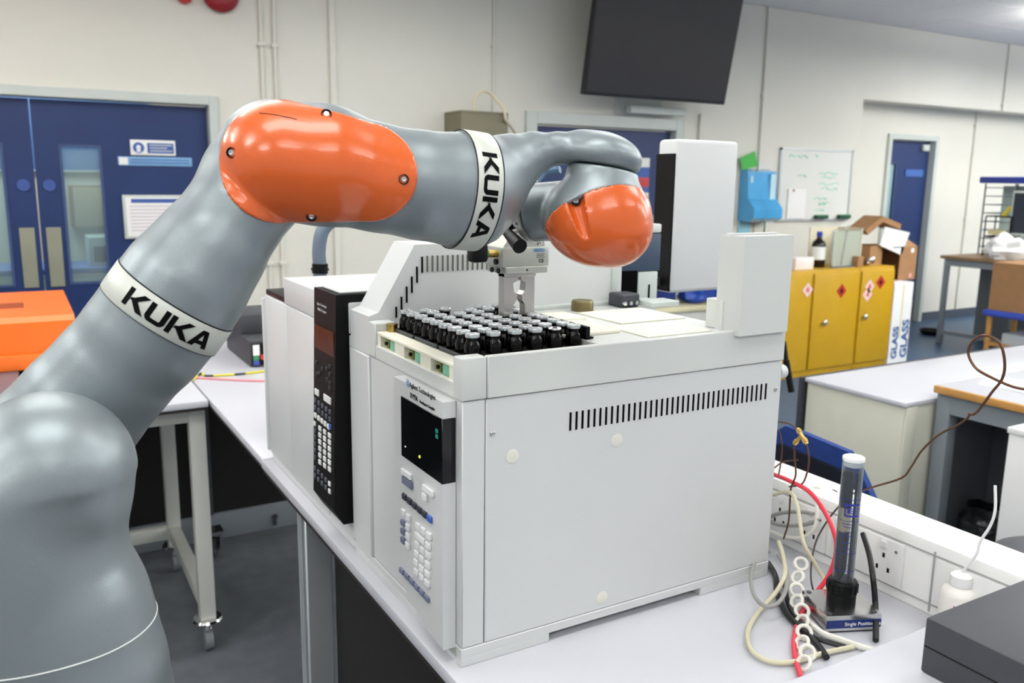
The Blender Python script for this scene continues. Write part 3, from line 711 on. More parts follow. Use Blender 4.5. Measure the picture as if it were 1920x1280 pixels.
# cream latch strip with three recesses
ls = MB().box((0.002, 0.027, 1.3205), (0.028, 0.321, 1.3225)).box((0.002, 0.027, 1.341), (0.030, 0.321, 1.346), 0.0008, 1)
ys = [0.027, 0.045, 0.107, 0.145, 0.207, 0.245, 0.307, 0.321]
for i in range(0, 8, 2): ls.box((0.003, ys[i], 1.3225), (0.028, ys[i+1], 1.341))
ls.box((0.022, 0.03, 1.3225), (0.028, 0.32, 1.341))
ls = ls.build('latch_strip', M_cream, hs)
M_lgreen = mat('latch_green', (122, 190, 160), 0.4)
for i in range(3):
    y = ys[2*i+1]
    bx('latch', (0.006, y+.004, 1.3235), (0.020, y+.028, 1.3385), M_lgreen, ls, 0.001)
    bx('latch_clip', (0.008, y+.040, 1.3235), (0.020, y+.052, 1.3375), mat('clip_olive', (120, 128, 70), 0.5), ls, 0.001)
    MB().cyl((0.004, y+.044, 1.331), (0.010, y+.044, 1.331), 0.003, seg=10).build('latch_pin', M_black, ls)
# raised rear housing with stepped slots
MB().prism([(0.0, 0.3525, 1.2995), (0.0, 0.3525, 1.367), (0.018, 0.3525, 1.373), (0.086, 0.3525, 1.487), (0.524, 0.3525, 1.487), (0.535, 0.3525, 1.476), (0.535, 0.3525, 1.2995)], (0, 0.093, 0)).build('rear_housing', M_white, hs)
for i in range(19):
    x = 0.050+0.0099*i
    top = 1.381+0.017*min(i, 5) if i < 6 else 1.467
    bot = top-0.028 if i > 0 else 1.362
    bx('vent_slot', (x-.0014, 0.3505, bot), (x+.0014, 0.3535, top), M_dark if i < 6 else mat('slot_shade', (96, 100, 88), 0.7), hs)  # slot shade put into the colour, greyer where the slots are shallow
bx('corner_fitting', (0.27, 0.346, 1.362), (0.279, 0.3525, 1.378), M_trim, hs)
bx('housing_edge_strip', (0.510, 0.3495, 1.36), (0.522, 0.3526, 1.486), M_trim, hs, 0.001)
bx('deck_rail', (0.20, 0.336, 1.3585), (0.60, 0.352, 1.366), M_trim, hs, 0.001)
MB().lathe([(0.021, 0), (0.021, 0.016), (0.019, 0.020), (0.012, 0.020)], (0.405, 0.30, 1.3585), seg=28).build('knurled_nut', M_nut, hs, True)
MB().lathe([(0.009, 0), (0.009, 0.010), (0.010, 0.011), (0.010, 0.013)], (0.026, 0.312, 1.346), seg=20).build('gold_button', M_brass, hs, True)
# cream deck plates
MB().box((0.215, 0.075, 1.3585), (0.325, 0.190, 1.3635), 0.001, 1).build('deck_plate', M_cream, hs)
MB().box((0.235, 0.20, 1.3585), (0.345, 0.275, 1.3645), 0.001, 1).build('deck_plate', M_cream, hs)
MB().box((0.375, 0.14, 1.3585), (0.520, 0.27, 1.3615), 0.001, 1).build('deck_plate', M_cream, hs)
MB().box((0.335, 0.018, 1.3585), (0.470, 0.125, 1.3610), 0.001, 1).build('deck_plate', M_cream, hs)
MB().box((0.49, 0.29, 1.36), (0.535, 0.335, 1.385), 0.003, 1).build('hinge_block', M_dgrey, hs)
for k in range(3): MB().cyl((0.495+.014*k, 0.289, 1.368), (0.495+.014*k, 0.284, 1.368), 0.004, seg=12).build('hinge_screw', M_chrome, hs, True)
MB().box((0.535, 0.25, 1.362), (0.60, 0.30, 1.372), 0.001, 1).build('side_ledge', M_trim, hs)
# right hand upright block
MB().prism([(0.490, 0.034, 1.352), (0.503, -0.010, 1.352), (D-.008, -0.010, 1.352), (D-.008, 0.034, 1.352)], (0, 0, 0.163)).build('upright_block', M_offw, hs)
MB().box((0.492, 0.020, 1.359), (D-.010, 0.060, 1.408), 0.001, 1).build('upright_foot', M_offw, hs)
MB().box((0.50, 0.020, 1.5155), (D-.014, 0.030, 1.518)).build('block_top_lip', M_white, hs)
# vent slots of the side panel, screws and dimples
for i in range(38):
    x = 0.181+0.0109*i
    bx('side_vent', (x-.0017, 0.0002, 1.234), (x+.0017, 0.0014, 1.262), M_dark, hs)  # dark strips painted in for the shade inside the vents
for x, z in ((0.049, 1.248), (0.608, 1.249)): MB().lathe([(0.0042, 0), (0.0042, 0.0015), (0.003, 0.0024), (0.0015, 0.0018)], (x, 0.0012, z), (0, -1, 0), 16).build('panel_screw', M_steel, hs, True)
for x, z in ((0.082, 1.209), (0.269, 1.206), (0.251, 0.948)): MB().lathe([(0.0105, 0), (0.0105, 0.0006), (0.0095, 0.0009)], (x, 0.001, z), (0, -1, 0), 24).build('plastic_plug', mat('plug_ivory', (218, 217, 206), 0.5), hs, True)
MB().cyl((D, 0.012, 1.276), (D+.014, 0.012, 1.276), 0.012, seg=16).build('rear_knob', M_white, hs, True)
# keypad panel
PX = -0.020
pp = [(0.019, 1.297), (0.197, 1.297), (0.197, 0.992), (0.188, 0.975), (0.160, 0.957), (0.110, 0.940), (0.060, 0.929), (0.019, 0.924)]
kp = MB().prism([(PX, y, z) for y, z in pp], (0.0205, 0, 0)).build('keypad_panel', M_white, hs)
dpts = [pix(*p, X=PX-.0006) for p in ((754, 743), (833, 785), (824, 905), (751, 852))]
yl = (dpts[0].y+dpts[3].y)/2; zt_, zb_ = dpts[0].z, dpts[3].z
bx('display', (PX-.0012, 0.0183, zb_), (0.0004, yl, zt_), mat('display_black', (9, 10, 12), 0.12, var=0), kp, 0.0008, 1)
def on_panel(px_, py_): return pix(px_, py_, X=PX-.001)
M_key = mat('key_white', (226, 228, 228), 0.5); M_kd = mat('key_black', (52, 54, 66), 0.5); M_kb = mat('key_slate', (112, 118, 142), 0.5); M_kblue = mat('key_blue', (60, 100, 180), 0.45)
def key(px_, py_, w, h, m, parent=kp, f=on_panel, dx=0.0032):
    c = f(px_, py_)
    bx('key', (c.x-dx, c.y-w/2, c.z-h/2), (c.x+.001, c.y+w/2, c.z+h/2), m, parent, 0.0007, 1)
key(763, 888, 0.036, 0.009, M_key); key(765, 904, 0.036, 0.012, M_kb)
key(804, 919, 0.036, 0.009, M_key); key(797.5, 931, 0.015, 0.010, M_key)
for i in range(6): key(759.5+9.4*i, 931+8.2*i, 0.0135, 0.0095, M_kblue if i == 5 else M_kd)
for x, y, m in ((758, 960.5, M_key), (766.5, 969, M_key), (756.7, 980, M_kb), (756.7, 996, M_kb), (756.7, 1012.5, M_kb), (766, 987, M_key), (766, 1004.5, M_key), (765.5, 1021.5, M_key)): key(x, y, 0.0135, 0.0095, m)
cr = lambda x, y: (640+x/3.556, 900+y/3.556)
for q in ((515, 305), (550, 335), (588, 368), (583, 435), (512, 430), (545, 465), (583, 495), (507, 490), (543, 522), (580, 560), (503, 548), (541, 588), (578, 622), (505, 610), (541, 645), (576, 683)): key(*cr(*q), 0.0145, 0.0098, M_key)
key(*cr(530, 385), 0.034, 0.0098, M_key)
for i in range(6): key(*cr(408+33*i, 605+36*i), 0.0155, 0.0085, M_kb)
lp = on_panel(767, 722)
text('maker_name', 'Agilent Technologies', 0.0108, (PX-.0004, lp.y, lp.z-.002), (0, -1, 0), (0, 0, 1), M_ink, kp, 0.0002)
lq = on_panel(768, 741)
text('model_name', '7697A', 0.0105, (PX-.0004, lq.y, lq.z-.003), (0, -1, 0), (0, 0, 1), M_ink, kp, 0.0002, bold=0.0003)
text('model_kind', 'Headspace Sampler', 0.0068, (PX-.0004, lq.y-.034, lq.z-.003), (0, -1, 0), (0, 0, 1), M_ink, kp, 0.0002)
sc_ = on_panel(764, 718)
M_spark = mat('spark_blue', (110, 150, 210), 0.5)
sk = MB()
for i in range(8):
    a = math.pi*2*i/8
    for r in (0.0028, 0.0058): sk.cyl((PX-.0006, sc_.y+r*math.cos(a), sc_.z+r*math.sin(a)), (PX+.0001, sc_.y+r*math.cos(a), sc_.z+r*math.sin(a)), 0.0011, seg=8)
sk.build('spark_logo', M_spark, kp)
M_led = mat('led_yellow', (230, 240, 60), 0.4, var=0, emit=3.0); M_ledg = mat('led_teal', (40, 150, 130), 0.4, var=0, emit=0.5); M_ledw = mat('led_white', (230, 240, 250), 0.4, var=0, emit=1.5)
for px_, py_, r, m in ((786, 856, 0.0022, M_led), (759.5, 837, 0.0012, M_ledw)):
    c = pix(px_, py_, X=PX-.002); MB().cyl((c.x, c.y, c.z), (c.x+.0012, c.y, c.z), r, seg=12).build('indicator', m, kp)
for px_, py_ in ((819, 808), (819, 818)):
    c = pix(px_, py_, X=PX-.0016); text('readout', '88', 0.009, (c.x, c.y+.005, c.z-.003), (0, -1, 0), (0, 0, 1), M_ledg, kp, 0.0001)
c = pix(745, 727, X=-0.0004); bx('green_sticker', (-.0012, c.y-.010, c.z-.004), (0.002, c.y+.010, c.z+.007), mat('sticker_green', (60, 160, 110), 0.5), hs)
c = pix(751, 736, X=-0.0004); bx('tape_scrap', (-.0010, c.y-.009, c.z-.006), (0.002, c.y+.009, c.z+.004), mat('tape', (222, 226, 220), 0.4), hs)
c = pix(838, 1205, X=-0.001); bx('grille_badge', (-.0006, c.y-.030, c.z-.007), (0.001, c.y+.030, c.z+.007), mat('badge_grey', (168, 178, 164), 0.5), hs)

# vial racks and vials
M_rack = mat('rack_black', (7, 7, 8), 0.6, spec=0.2)
M_vial = mat('amber_dark_glass', (5, 4, 4), 0.12, var=0, spec=0.3)
M_cap = mat('crimp_cap', (206, 210, 212), 0.25, 0.75, var=0.05, scale=60)
M_sept = mat('septum', (212, 214, 212), 0.5)
VX0, VDX, VY0 = 0.0485, 0.0352, 0.0620
cols = [VY0+0.0293*j+0.003*(j//3) for j in range(9)]
names = ['vial rack nearest the side cover of the white sampler', 'middle one of the three black vial racks', 'black vial rack nearest the slotted rear housing']
for k in range(3):
    y0, y1 = cols[3*k]-.0143, cols[3*k+2]+.0143
    rk = thing('vial_rack', ('black ' if not names[k].startswith(('middle', 'black')) else '')+names[k], 'rack', (0.13, (y0+y1)/2, 1.318), 'vial racks')
    MB().box((0.030, y0, 1.3182), (0.245, y1, 1.350), 0.001, 1).build('rack_base', M_rack, rk, True)
    MB().box((0.028, y0+.002, 1.345), (0.031, y1-.002, 1.352), 0.0008, 1).build('rack_handle', mat('rack_tab', (52, 56, 60), 0.5), rk)
    MB().box((0.244, y0, 1.3595), (0.252, y1, 1.3625)).box((0.238, y0, 1.350), (0.245, y1, 1.3785)).build('rack_end', M_rack, rk)
vb = MB().lathe([(0.0105, 0.0), (0.0126, 0.002), (0.0126, 0.043), (0.0118, 0.048), (0.0098, 0.0515), (0.0094, 0.054), (0.0100, 0.0555), (0.0100, 0.059)], (0, 0, 0), seg=24)
bmesh.ops.recalc_face_normals(vb.bm, faces=vb.bm.faces); vme = bpy.data.meshes.new('glass_body'); vb.bm.to_mesh(vme); vb.bm.free(); vme.materials.append(M_vial); vme.shade_smooth()
cb = MB().lathe([(0.0100, 0.0570), (0.01075, 0.0573), (0.01095, 0.0612), (0.0104, 0.0628), (0.0062, 0.0630), (0.0058, 0.0626)], (0, 0, 0), seg=24)
bmesh.ops.recalc_face_normals(cb.bm, faces=cb.bm.faces); cme = bpy.data.meshes.new('crimp_cap'); cb.bm.to_mesh(cme); cb.bm.free(); cme.materials.append(M_cap); cme.shade_smooth(); cme.set_sharp_from_angle(angle=0.7)
rb_ = MB().lathe([(0.0100, 0.0570), (0.01065, 0.0575), (0.0100, 0.0600), (0.0075, 0.0602), (0.0070, 0.0580)], (0, 0, 0), seg=24, caps=False); rme = bpy.data.meshes.new('metal_ring'); rb_.bm.to_mesh(rme); rb_.bm.free(); rme.materials.append(M_chrome); rme.shade_smooth()
ORD = ['first', 'second', 'third', 'fourth', 'fifth', 'sixth', 'seventh', 'eighth', 'ninth']
skip = {(3, 8), (5, 7), (2, 7), (4, 6)}
rnd = random.Random(3)
for i in range(6):
    for j in range(9):
        if (i, j) in skip: continue
        odd = (i, j) == (4, 0)
        nth = len([jj for jj in range(j+1) if (i, jj) not in skip])-1
        lab = 'dark glass vial with an open metal ring and no cap beside the side cover' if odd else 'capped dark vial, %s row from the keypad end, %s from the side cover' % (ORD[i], ORD[nth])
        v = thing('sample_vial', lab, 'vial', (VX0+VDX*i, cols[j], 1.3185+rnd.uniform(0, .001)), None if odd else 'capped vials in the racks')
        for nm, me in (('glass_body', vme), ('metal_ring', rme) if odd else ('crimp_cap', cme)):
            o = bpy.data.objects.new(nm, me); COL.objects.link(o); o.parent = v; o.rotation_euler[2] = rnd.uniform(0, 6)
            if nm == 'crimp_cap': o.rotation_euler[0] = rnd.uniform(-.02, .02); o.rotation_euler[1] = rnd.uniform(-.02, .02)

# ================================================================ gas chromatograph behind it
gc = thing('gas_chromatograph', 'wide white laboratory instrument with a black keypad column, beyond the sampler', 'instrument', (0.35, 0.76, BT))
GX1 = 0.70; G0, G1 = 0.456, 1.062
MB().box((0.004, G0, BT), (GX1, G1, 0.918), 0.002, 1).build('base_frame', M_white, gc, True)
bx('door_panel', (0.0, 0.872, 0.919), (0.66, G1, 1.318), M_white, gc, 0.004)
bx('oven_door', (-0.001, 0.60, 0.919), (0.66, 0.870, 1.318), M_white, gc, 0.003)
bx('side_column', (0.001, G0, 0.919), (0.66, 0.599, 1.318), M_white, gc, 0.003)
bx('edge_trim', (-0.006, G1, 0.925), (0.66, G1+.012, 1.310), M_white, gc, 0.003)
MB().box((0.0, G0, 1.319), (0.66, 0.888, 1.378), 0.004, 2).build('top_lid', M_white, gc, True)
bx('black_deck', (0.004, 0.890, 1.319), (0.64, G1, 1.332), M_black, gc, 0.002)
bx('lid_badge', (0.004, 0.845, 1.357), (0.006, 0.86, 1.362), mat('badge_green', (60, 140, 90), .5), gc)
bx('lid_latch', (0.20, 0.62, 1.378), (0.25, 0.66, 1.380), M_trim, gc)
kx = -0.022
MB().prism([(kx, 0.458, 1.392), (0.05, 0.458, 1.392), (0.05, 0.458, 0.955), (-0.018, 0.458, 0.955), (-0.036, 0.458, 0.985)], (0, 0.128, 0)).build('keypad_column', mat('gc_black', (14, 14, 16), 0.55, spec=0.2), gc)
kc = [o for o in gc.children if o.name.startswith('keypad_column')][0]
bx('cap_plate', (-0.010, 0.47, 1.392), (0.05, 0.575, 1.396), M_offw, kc, 0.002)
def gcx(py_): return -0.022-0.014*min(1, max(0, (py_-560)/385))
def on_gc(px_, py_): return pix(px_, py_, X=gcx(py_-(px_-590)*.9))
cgz = lambda x, y: (480+x/2.4615, 480+y/2.4615)
p_a, p_b = on_gc(591, 606), on_gc(591, 650)
bx('amber_display', (kx-.004, 0.466, p_b.z), (kx+.002, 0.580, p_a.z), mat('amber_glass', (52, 22, 10), 0.3, var=0.5, scale=30, spec=0.15), kc)
def gkey(x, y, w, h, m): key(*cgz(x, y), w, h, m, kc, on_gc, 0.003)
M_gw = mat('gc_key_white', (222, 224, 222), 0.5); M_gg = mat('gc_key_grey', (84, 88, 100), 0.5); M_gd = mat('gc_key_dark', (40, 40, 44), 0.6)
gkey(285, 628, 0.024, 0.012, M_gw); gkey(333, 660, 0.040, 0.013, M_gw)
for r in range(2):
    for k in range(5): gkey(277+17*k, 664+13.5*k+34*r, 0.0105, 0.009, M_gg)
for k in range(5): gkey(278+15*k, 734+13*k, 0.0125, 0.010, M_gw if k < 4 else M_gw)
gkey(346, 786, 0.010, 0.010, M_kblue)
for r in range(6):
    for k in range(3): gkey(299+22*k, 795+16*k+31*r, 0.0145, 0.0095, M_gw)
for r in range(6): gkey(275, 772+31*r, 0.0105, 0.009, M_gw if r == 0 else M_gg)
for r in range(2):
    for k in range(5): gkey(275+17*k, 978+18*k+34*r, 0.0105, 0.009, M_gw if k == 4 else M_gg)
for k, (x, y) in enumerate(((282, 490), (296, 540), (310, 520), (330, 520), (345, 510), (345, 545), (332, 570), (345, 585), (345, 610), (285, 545))): gkey(x, y, 0.012, 0.008, M_gd)
ta = on_gc(*cgz(284, 222)); text('maker_name', 'Agilent Technologies', 0.0068, (kx-.0014, ta.y, ta.z), (0, -1, 0), (0, 0, 1), mat('print_grey', (190, 190, 190), .5), kc, 0.0002)
tb_ = on_gc(*cgz(286, 248)); text('model_name', '7890B GC System', 0.0072, (kx-.0016, tb_.y, tb_.z), (0, -1, 0), (0, 0, 1), MATS['print_grey'], kc, 0.0002)
# mount and injector tower
MB().box((0.545, 0.40, 1.30), (0.615, 0.47, 1.416), 0.002, 1).build('dark_gap_block', M_dark, gc)  # solid black block in a dark gap, its shade painted in
bx('slotted_bracket', (0.616, 0.40, 1.325), (0.668, 0.50, 1.412), M_trim, gc, 0.002)
bx('bracket_slot', (0.643, 0.3985, 1.35), (0.647, 0.4005, 1.385), M_black, gc)
bx('blue_shield', (0.545, 0.402, 1.413), (0.675, 0.47, 1.492), mat('slate_blue', (58, 74, 94), 0.45), gc, 0.003)
bx('shield_top', (0.545, 0.402, 1.4935), (0.675, 0.47, 1.512), M_offw, gc, 0.003)
it = thing('injector_tower', 'tall white rounded injector tower with a black front slot', 'instrument', (0.88, 0.57, 1.35))
MB().box((0.786, 0.496, 1.346), (0.976, 0.562, 1.694), 0.010, 3).build('housing', M_white, it, True)
MB().box((0.784, 0.500, 1.350), (0.795, 0.5635, 1.662), 0.001, 1).build('black_slot', M_black, it)
MB().box((0.66, 0.53, 1.36), (0.786, 0.56, 1.38), 0.002, 1).build('support_arm', M_dgrey, it)
# hose behind the chromatograph
hz = thing('flexible_hose', 'grey blue hose curving up behind the chromatograph', 'hose', (0.214, 1.3, BT))
MB().tube([pix(600, 640, Y=1.3), pix(600, 560, Y=1.3), pix(600, 506, Y=1.3), pix(598, 470, Y=1.3), pix(604, 435, Y=1.3), pix(622, 414, Y=1.3), pix(650, 402, Y=1.3), pix(690, 398, Y=1.3)], 0.019, 14).build('hose', mat('hose_grey', (104, 118, 134), 0.35), hz, True)
MB().cyl(tuple(pix(600, 512, Y=1.3)), tuple(pix(600, 494, Y=1.3)), 0.022, seg=18).cyl(tuple(pix(600, 506, Y=1.3)), tuple(pix(600, 503, Y=1.3)), 0.025, seg=18).build('cuff', M_black, hz, True)
bx('hose_socket', (0.17, 1.26, BT), (0.26, 1.34, 1.12), M_dgrey, hz, 0.004)

# box, cable on bench two
pb = thing('controller_box', 'dark grey box with coloured sockets on the far bench', 'box', (0.35, 2.35, BT))
MB().box((0.205, 2.15, BT+.004), (0.56, 2.55, 1.0), 0.004, 2).build('case', M_dgrey, pb, True)
bx('socket_plate', (0.212, 2.147, BT+.010), (0.33, 2.151, 0.99), M_black, pb)
bx('label_plate', (0.216, 2.145, 0.945), (0.240, 2.148, 0.985), M_paper, pb)
bx('green_socket', (0.216, 2.144, 0.925), (0.238, 2.148, 0.943), mat('socket_green', (60, 140, 100), .5), pb, 0.001)
bx('blue_socket', (0.216, 2.144, 0.908), (0.238, 2.148, 0.924), mat('socket_blue', (70, 80, 170), .5), pb, 0.001)
MB().cyl((0.252, 2.148, 0.938), (0.252, 2.135, 0.938), 0.011, seg=16).build('red_plug', mat('plug_red', (210, 60, 60), .4), pb, True)
bx('lid_back', (0.206, 2.30, 1.0), (0.559, 2.549, 1.075), M_dgrey, pb, 0.006)
yc = thing('hazard_cable', 'yellow and black striped cable lying across the far bench', 'cable', (0.1, 2.0, BT))
pts = [pix(x, y, Z=BT+.004) for x, y in ((360, 712), (378, 699), (384, 704), (420, 703), (460, 700), (500, 695))]
pth = smooth_path(pts, 6)
for seg_i in range(0, len(pth)-3, 3):
    MB().tube(pth[seg_i:seg_i+4], 0.004, 8, sub=1).build('stripe', mat('cable_bright', (214, 204, 50), .45) if (seg_i//3) % 3 != 1 else M_dgrey, yc, True)
rc = MB().tube([pix(x, y, Z=BT+.0035) for x, y in ((362, 707), (385, 709), (420, 711), (460, 713), (500, 714))], 0.0035, 8).build('thin_cable', mat('cable_pink', (226, 140, 145), .45), None, True); tag(rc, 'thin pink cable lying across the far bench', 'cable')

# ================================================================ socket trunking along the back of the near bench
tr = thing('socket_trunking', 'white socket trunking along the rear of the near bench', 'trunking', (0.8, -0.3, BT))
M_trk = mat('trunking_white', (232, 232, 230), 0.35, var=0.01)
MB().prism([(0.752, -1.1, BT+.0005), (0.752, -1.1, 1.012), (0.757, -1.1, 1.022), (0.770, -1.1, 1.026), (0.838, -1.1, 1.026), (0.838, -1.1, BT+.0005)], (0, 1.54, 0)).build('body', M_trk, tr, True, 30)
MB().box((0.7505, -1.1, 0.917), (0.7525, 0.44, 0.919)).box((0.7505, -1.1, 1.003), (0.7525, 0.44, 1.005)).build('lid_seam', mat('seam_grey', (165, 165, 162), .5), tr)
for yc_ in (0.22, 0.055, -0.105):
    s = bx('socket', (0.7455, yc_-.073, 0.921), (0.753, yc_+.073, 1.001), M_trk, tr, 0.002)
    for sg in (-1, 1):
        y = yc_+sg*.037
        for dy, dz in ((0, .018), (-.011, -.006), (.011, -.006)): bx('pin_hole', (0.745, y+dy-.0022, 0.952+dz-.004), (0.7462, y+dy+.0022, 0.952+dz+.004), M_black, s)
        bx('rocker', (0.7425, y-.006, 0.984), (0.746, y+.006, 0.996), M_trk, s, 0.001)
    for sg in (-1, 1): MB().cyl((0.7456, yc_+sg*.06, 0.984), (0.7448, yc_+sg*.06, 0.984), 0.003, seg=10).build('fixing_screw', M_steel, s)
bx('end_joint', (0.7500, -0.232, 0.905), (0.7522, -0.229, 1.010), MATS['seam_grey'], tr)
bx('blank_plate', (0.748, -0.44, 0.921), (0.753, -0.238, 1.001), M_trk, tr, 0.001)

# filter cartridge on its metal base
fbz = BT
fb = thing('filter_base', 'flat silver base plate with a blue printed front edge', 'base plate', (0.62, -0.17, BT))
q = [pix(1560, 1192, Z=BT), pix(1648, 1188, Z=BT)]
px0 = pix(1548, 1188, Z=BT); px1 = pix(1650, 1183, Z=BT)
ang = math.atan2(px1.y-px0.y, px1.x-px0.x)
u = Vector((math.cos(ang), math.sin(ang), 0)); v = Vector((-math.sin(ang), math.cos(ang), 0)); wfb = (px1-px0).length
def fbp(a, b, z): p = px0+u*a+v*b; return (p.x, p.y, z)
dfb = 0.088; hfb = 0.030
MB().prism([fbp(0, 0, BT+.004), fbp(wfb, 0, BT+.004), fbp(wfb, dfb, BT+.004), fbp(0, dfb, BT+.004)], (0, 0, hfb-.004)).build('plate', M_steel, fb)
MB().prism([fbp(.002, .002, BT), fbp(wfb-.002, .002, BT), fbp(wfb-.002, dfb-.002, BT), fbp(.002, dfb-.002, BT)], (0, 0, .0045)).build('foot', M_dgrey, fb)
MB().prism([fbp(0.0005, -0.0006, BT+.0085), fbp(wfb, -0.0006, BT+.0085), fbp(wfb, -0.0006, BT+.022), fbp(0.0005, -0.0006, BT+.022)], tuple(v*0.001)).build('blue_label', mat('label_navy', (28, 48, 110), .4), fb)
text('plate_title', 'Single Position Base', 0.0085, fbp(0.030, -0.0010, BT+.0125), tuple(u), (0, 0, 1), M_paper, fb, 0.0002)
for a, b in ((.008, .008), (wfb-.008, .008), (.008, dfb-.008)): MB().cyl(fbp(a, b, BT+hfb), fbp(a, b, BT+hfb+.001), 0.004, seg=12).build('plate_screw', M_dgrey, fb)
fc = Vector(fbp(wfb*0.47, 0.040, BT+hfb))
gf = thing('gas_filter', 'clear upright filter tube with a white top and black screw collar', 'filter', tuple(fc))
MB().lathe([(0.0225, 0), (0.0225, 0.018), (0.0215, 0.020), (0.0235, 0.022), (0.0235, 0.038), (0.021, 0.042), (0.018, 0.042)], tuple(fc), seg=32).build('collar', M_black, gf, True)
for i in range(14):
    a = 2*math.pi*i/14; MB().box((0.0232, -.0018, 0.023), (0.0246, .0018, 0.038), M=Matrix.Translation(fc) @ Matrix.Rotation(a, 4, 'Z')).build('collar_rib', M_black, gf)
tz0, tz1 = 0.040, 0.246
MB().lathe([(0.0162, tz0), (0.0162, tz1)], tuple(fc), seg=32, caps=False).build('tube', clear('clear_tube', (236, 242, 246), 0.03, 0.98), gf, True)
MB().lathe([(0.0150, tz1-.012), (0.0155, tz1-.004), (0.0168, tz1-.003), (0.0168, tz1+.002), (0.0155, tz1+.003)], tuple(fc), seg=32).build('top_cap', M_paper, gf, True)
M_fd = mat('filter_core', (26, 30, 44), 0.3)
MB().lathe([(0.002, tz0), (0.007, tz0+.012), (0.0085, tz0+.02), (0.0085, tz1-.026), (0.006, tz1-.020)], tuple(fc+Vector((-.0042, .003, 0))), seg=18).build('core', M_fd, gf, True)
MB().lathe([(0.0022, tz0), (0.0022, tz1-.024)], tuple(fc+Vector((.0078, -.004, 0))), seg=12).build('core_rod', M_fd, gf, True)
MB().lathe([(0.0088, tz0+.085), (0.0088, tz0+.125)], tuple(fc+Vector((-.0042, .003, 0))), seg=18, caps=False).build('core_label', mat('core_sand', (196, 180, 140), .6), gf, True)
M_pr = mat('print_violet', (44, 50, 150), 0.5, var=0)
def tube_print(z0, z1, a0, a1, name='print'):
    nseg = 8; m_ = MB(); P = []
    vd = math.atan2(CAM[1]-fc.y, CAM[0]-fc.x)
    for k in range(nseg+1):
        a = vd+math.radians(a0+(a1-a0)*k/nseg); c_, s_ = math.cos(a)*0.01645, math.sin(a)*0.01645
        P += [(fc.x+c_, fc.y+s_, fc.z+z0), (fc.x+c_, fc.y+s_, fc.z+z1)]
    m_.quads(P, [(2*k, 2*k+2, 2*k+3, 2*k+1) for k in range(nseg)]); m_.build(name, M_pr, gf)
for z in (0.062, 0.092, 0.146, 0.182): tube_print(z, z+.0009, -60, 70, 'print_rule')
for a in (-62,): tube_print(0.062, 0.182, a, a+2, 'print_rule')
tube_print(0.154, 0.176, -25, -17, 'print_block'); tube_print(0.172, 0.176, -25, 62, 'print_block'); tube_print(0.154, 0.157, -25, 62, 'print_block')
for k in range(3): tube_print(0.160+.0036*k, 0.1615+.0036*k, 14, 58, 'print_line')
tube_print(0.160, 0.169, -8, 8, 'print_block')
for k, z in enumerate((0.141, 0.136, 0.128, 0.121, 0.110, 0.100)): tube_print(z, z+.0012, -32+7*(k % 3), 20+9*(k % 2), 'print_line')

# ================================================================ cables
def cable(name, label, pts, r, m, cat='cable'):
    o = MB().tube(pts, r, 8).build(name, m, None, True)
    return tag(o, label, cat)
P = lambda x, y, z: pix(x, y, Z=z)
M_cw = mat('cable_white', (226, 224, 214), .45); M_cc = mat('cable_cream', (205, 200, 172), .45); M_cg = mat('cable_grey', (150, 150, 146), .45); M_cr = mat('cable_red', (222, 60, 76), .35); M_ck = mat('cable_black', (20, 21, 24), .4)
X7 = lambda x, y, X=0.735: pix(x, y, X=X)
cable('power_cable', 'red cable looping from the sampler past the clear filter tube', [X7(1448, 888, .70), X7(1480, 901, .70), X7(1518, 922, .68), X7(1547, 960, .67), X7(1566, 1005, .66), X7(1567, 1040, .65), X7(1556, 1075, .64), P(1535, 1105, .925), P(1514, 1130, .91), P(1498, 1160, .906), P(1489, 1200, .906), P(1492, 1235, .906), P(1502, 1270, .906)], 0.0042, M_cr)
cable('loop_cable', 'long cream cable making a wide loop on the bench top', [X7(1447, 928, .70), X7(1480, 922, .69), X7(1494, 945, .68), X7(1501, 985, .67), X7(1508, 1020, .66), P(1530, 1060, .935), P(1546, 1090, .91), P(1540, 1118, .906), P(1515, 1120, .907)], 0.0036, M_cc)
cable('loop_cable', 'cream cable drooping to a wide loop at the bench front of the tangle', [X7(1460, 1015, .67), X7(1468, 1040, .65), P(1472, 1075, .935), P(1455, 1110, .92), P(1420, 1150, .908), P(1402, 1185, .906), P(1410, 1220, .906), P(1445, 1240, .906), P(1490, 1240, .906), P(1540, 1225, .906), P(1600, 1212, .906)], 0.0040, M_cc)
cable('ring_cable', 'grey cable coiled in a ring in front of the white trunking', [P(1432+34*math.cos(a)+10, 1085+52*math.sin(a), .93) for a in [math.radians(d) for d in range(-60, 275, 30)]], 0.0036, M_cg)
cable('ring_cable', 'flat oval coil of grey cable against the sockets', [X7(1488+46*math.cos(a), 972+13*math.sin(a)+(0.15*46*math.cos(a)*-.2), .715) for a in [math.radians(d) for d in range(0, 350, 25)]], 0.0038, M_cg)
cable('white_flex', 'white cable curving in front of the sockets below the grey oval coil', [X7(1445, 995, .71), X7(1470, 1005, .71), X7(1500, 1008, .71), X7(1525, 994, .71), X7(1532, 965, .715), X7(1530, 940, .72)], 0.0034, M_cw)
cable('white_flex', 'straight white cable lying on the bench towards the base plate', [P(1508, 1158, .908), P(1540, 1185, .906), P(1580, 1200, .906), P(1625, 1215, .906), P(1660, 1222, .906)], 0.0050, M_cw)
cable('black_flex', 'thick black cable running along the bench beneath the chain', [P(1440, 1055, .908), P(1454, 1080, .907), P(1458, 1115, .907), P(1475, 1150, .907), P(1505, 1180, .907), P(1530, 1205, .907), P(1550, 1232, .907)], 0.0052, M_ck)
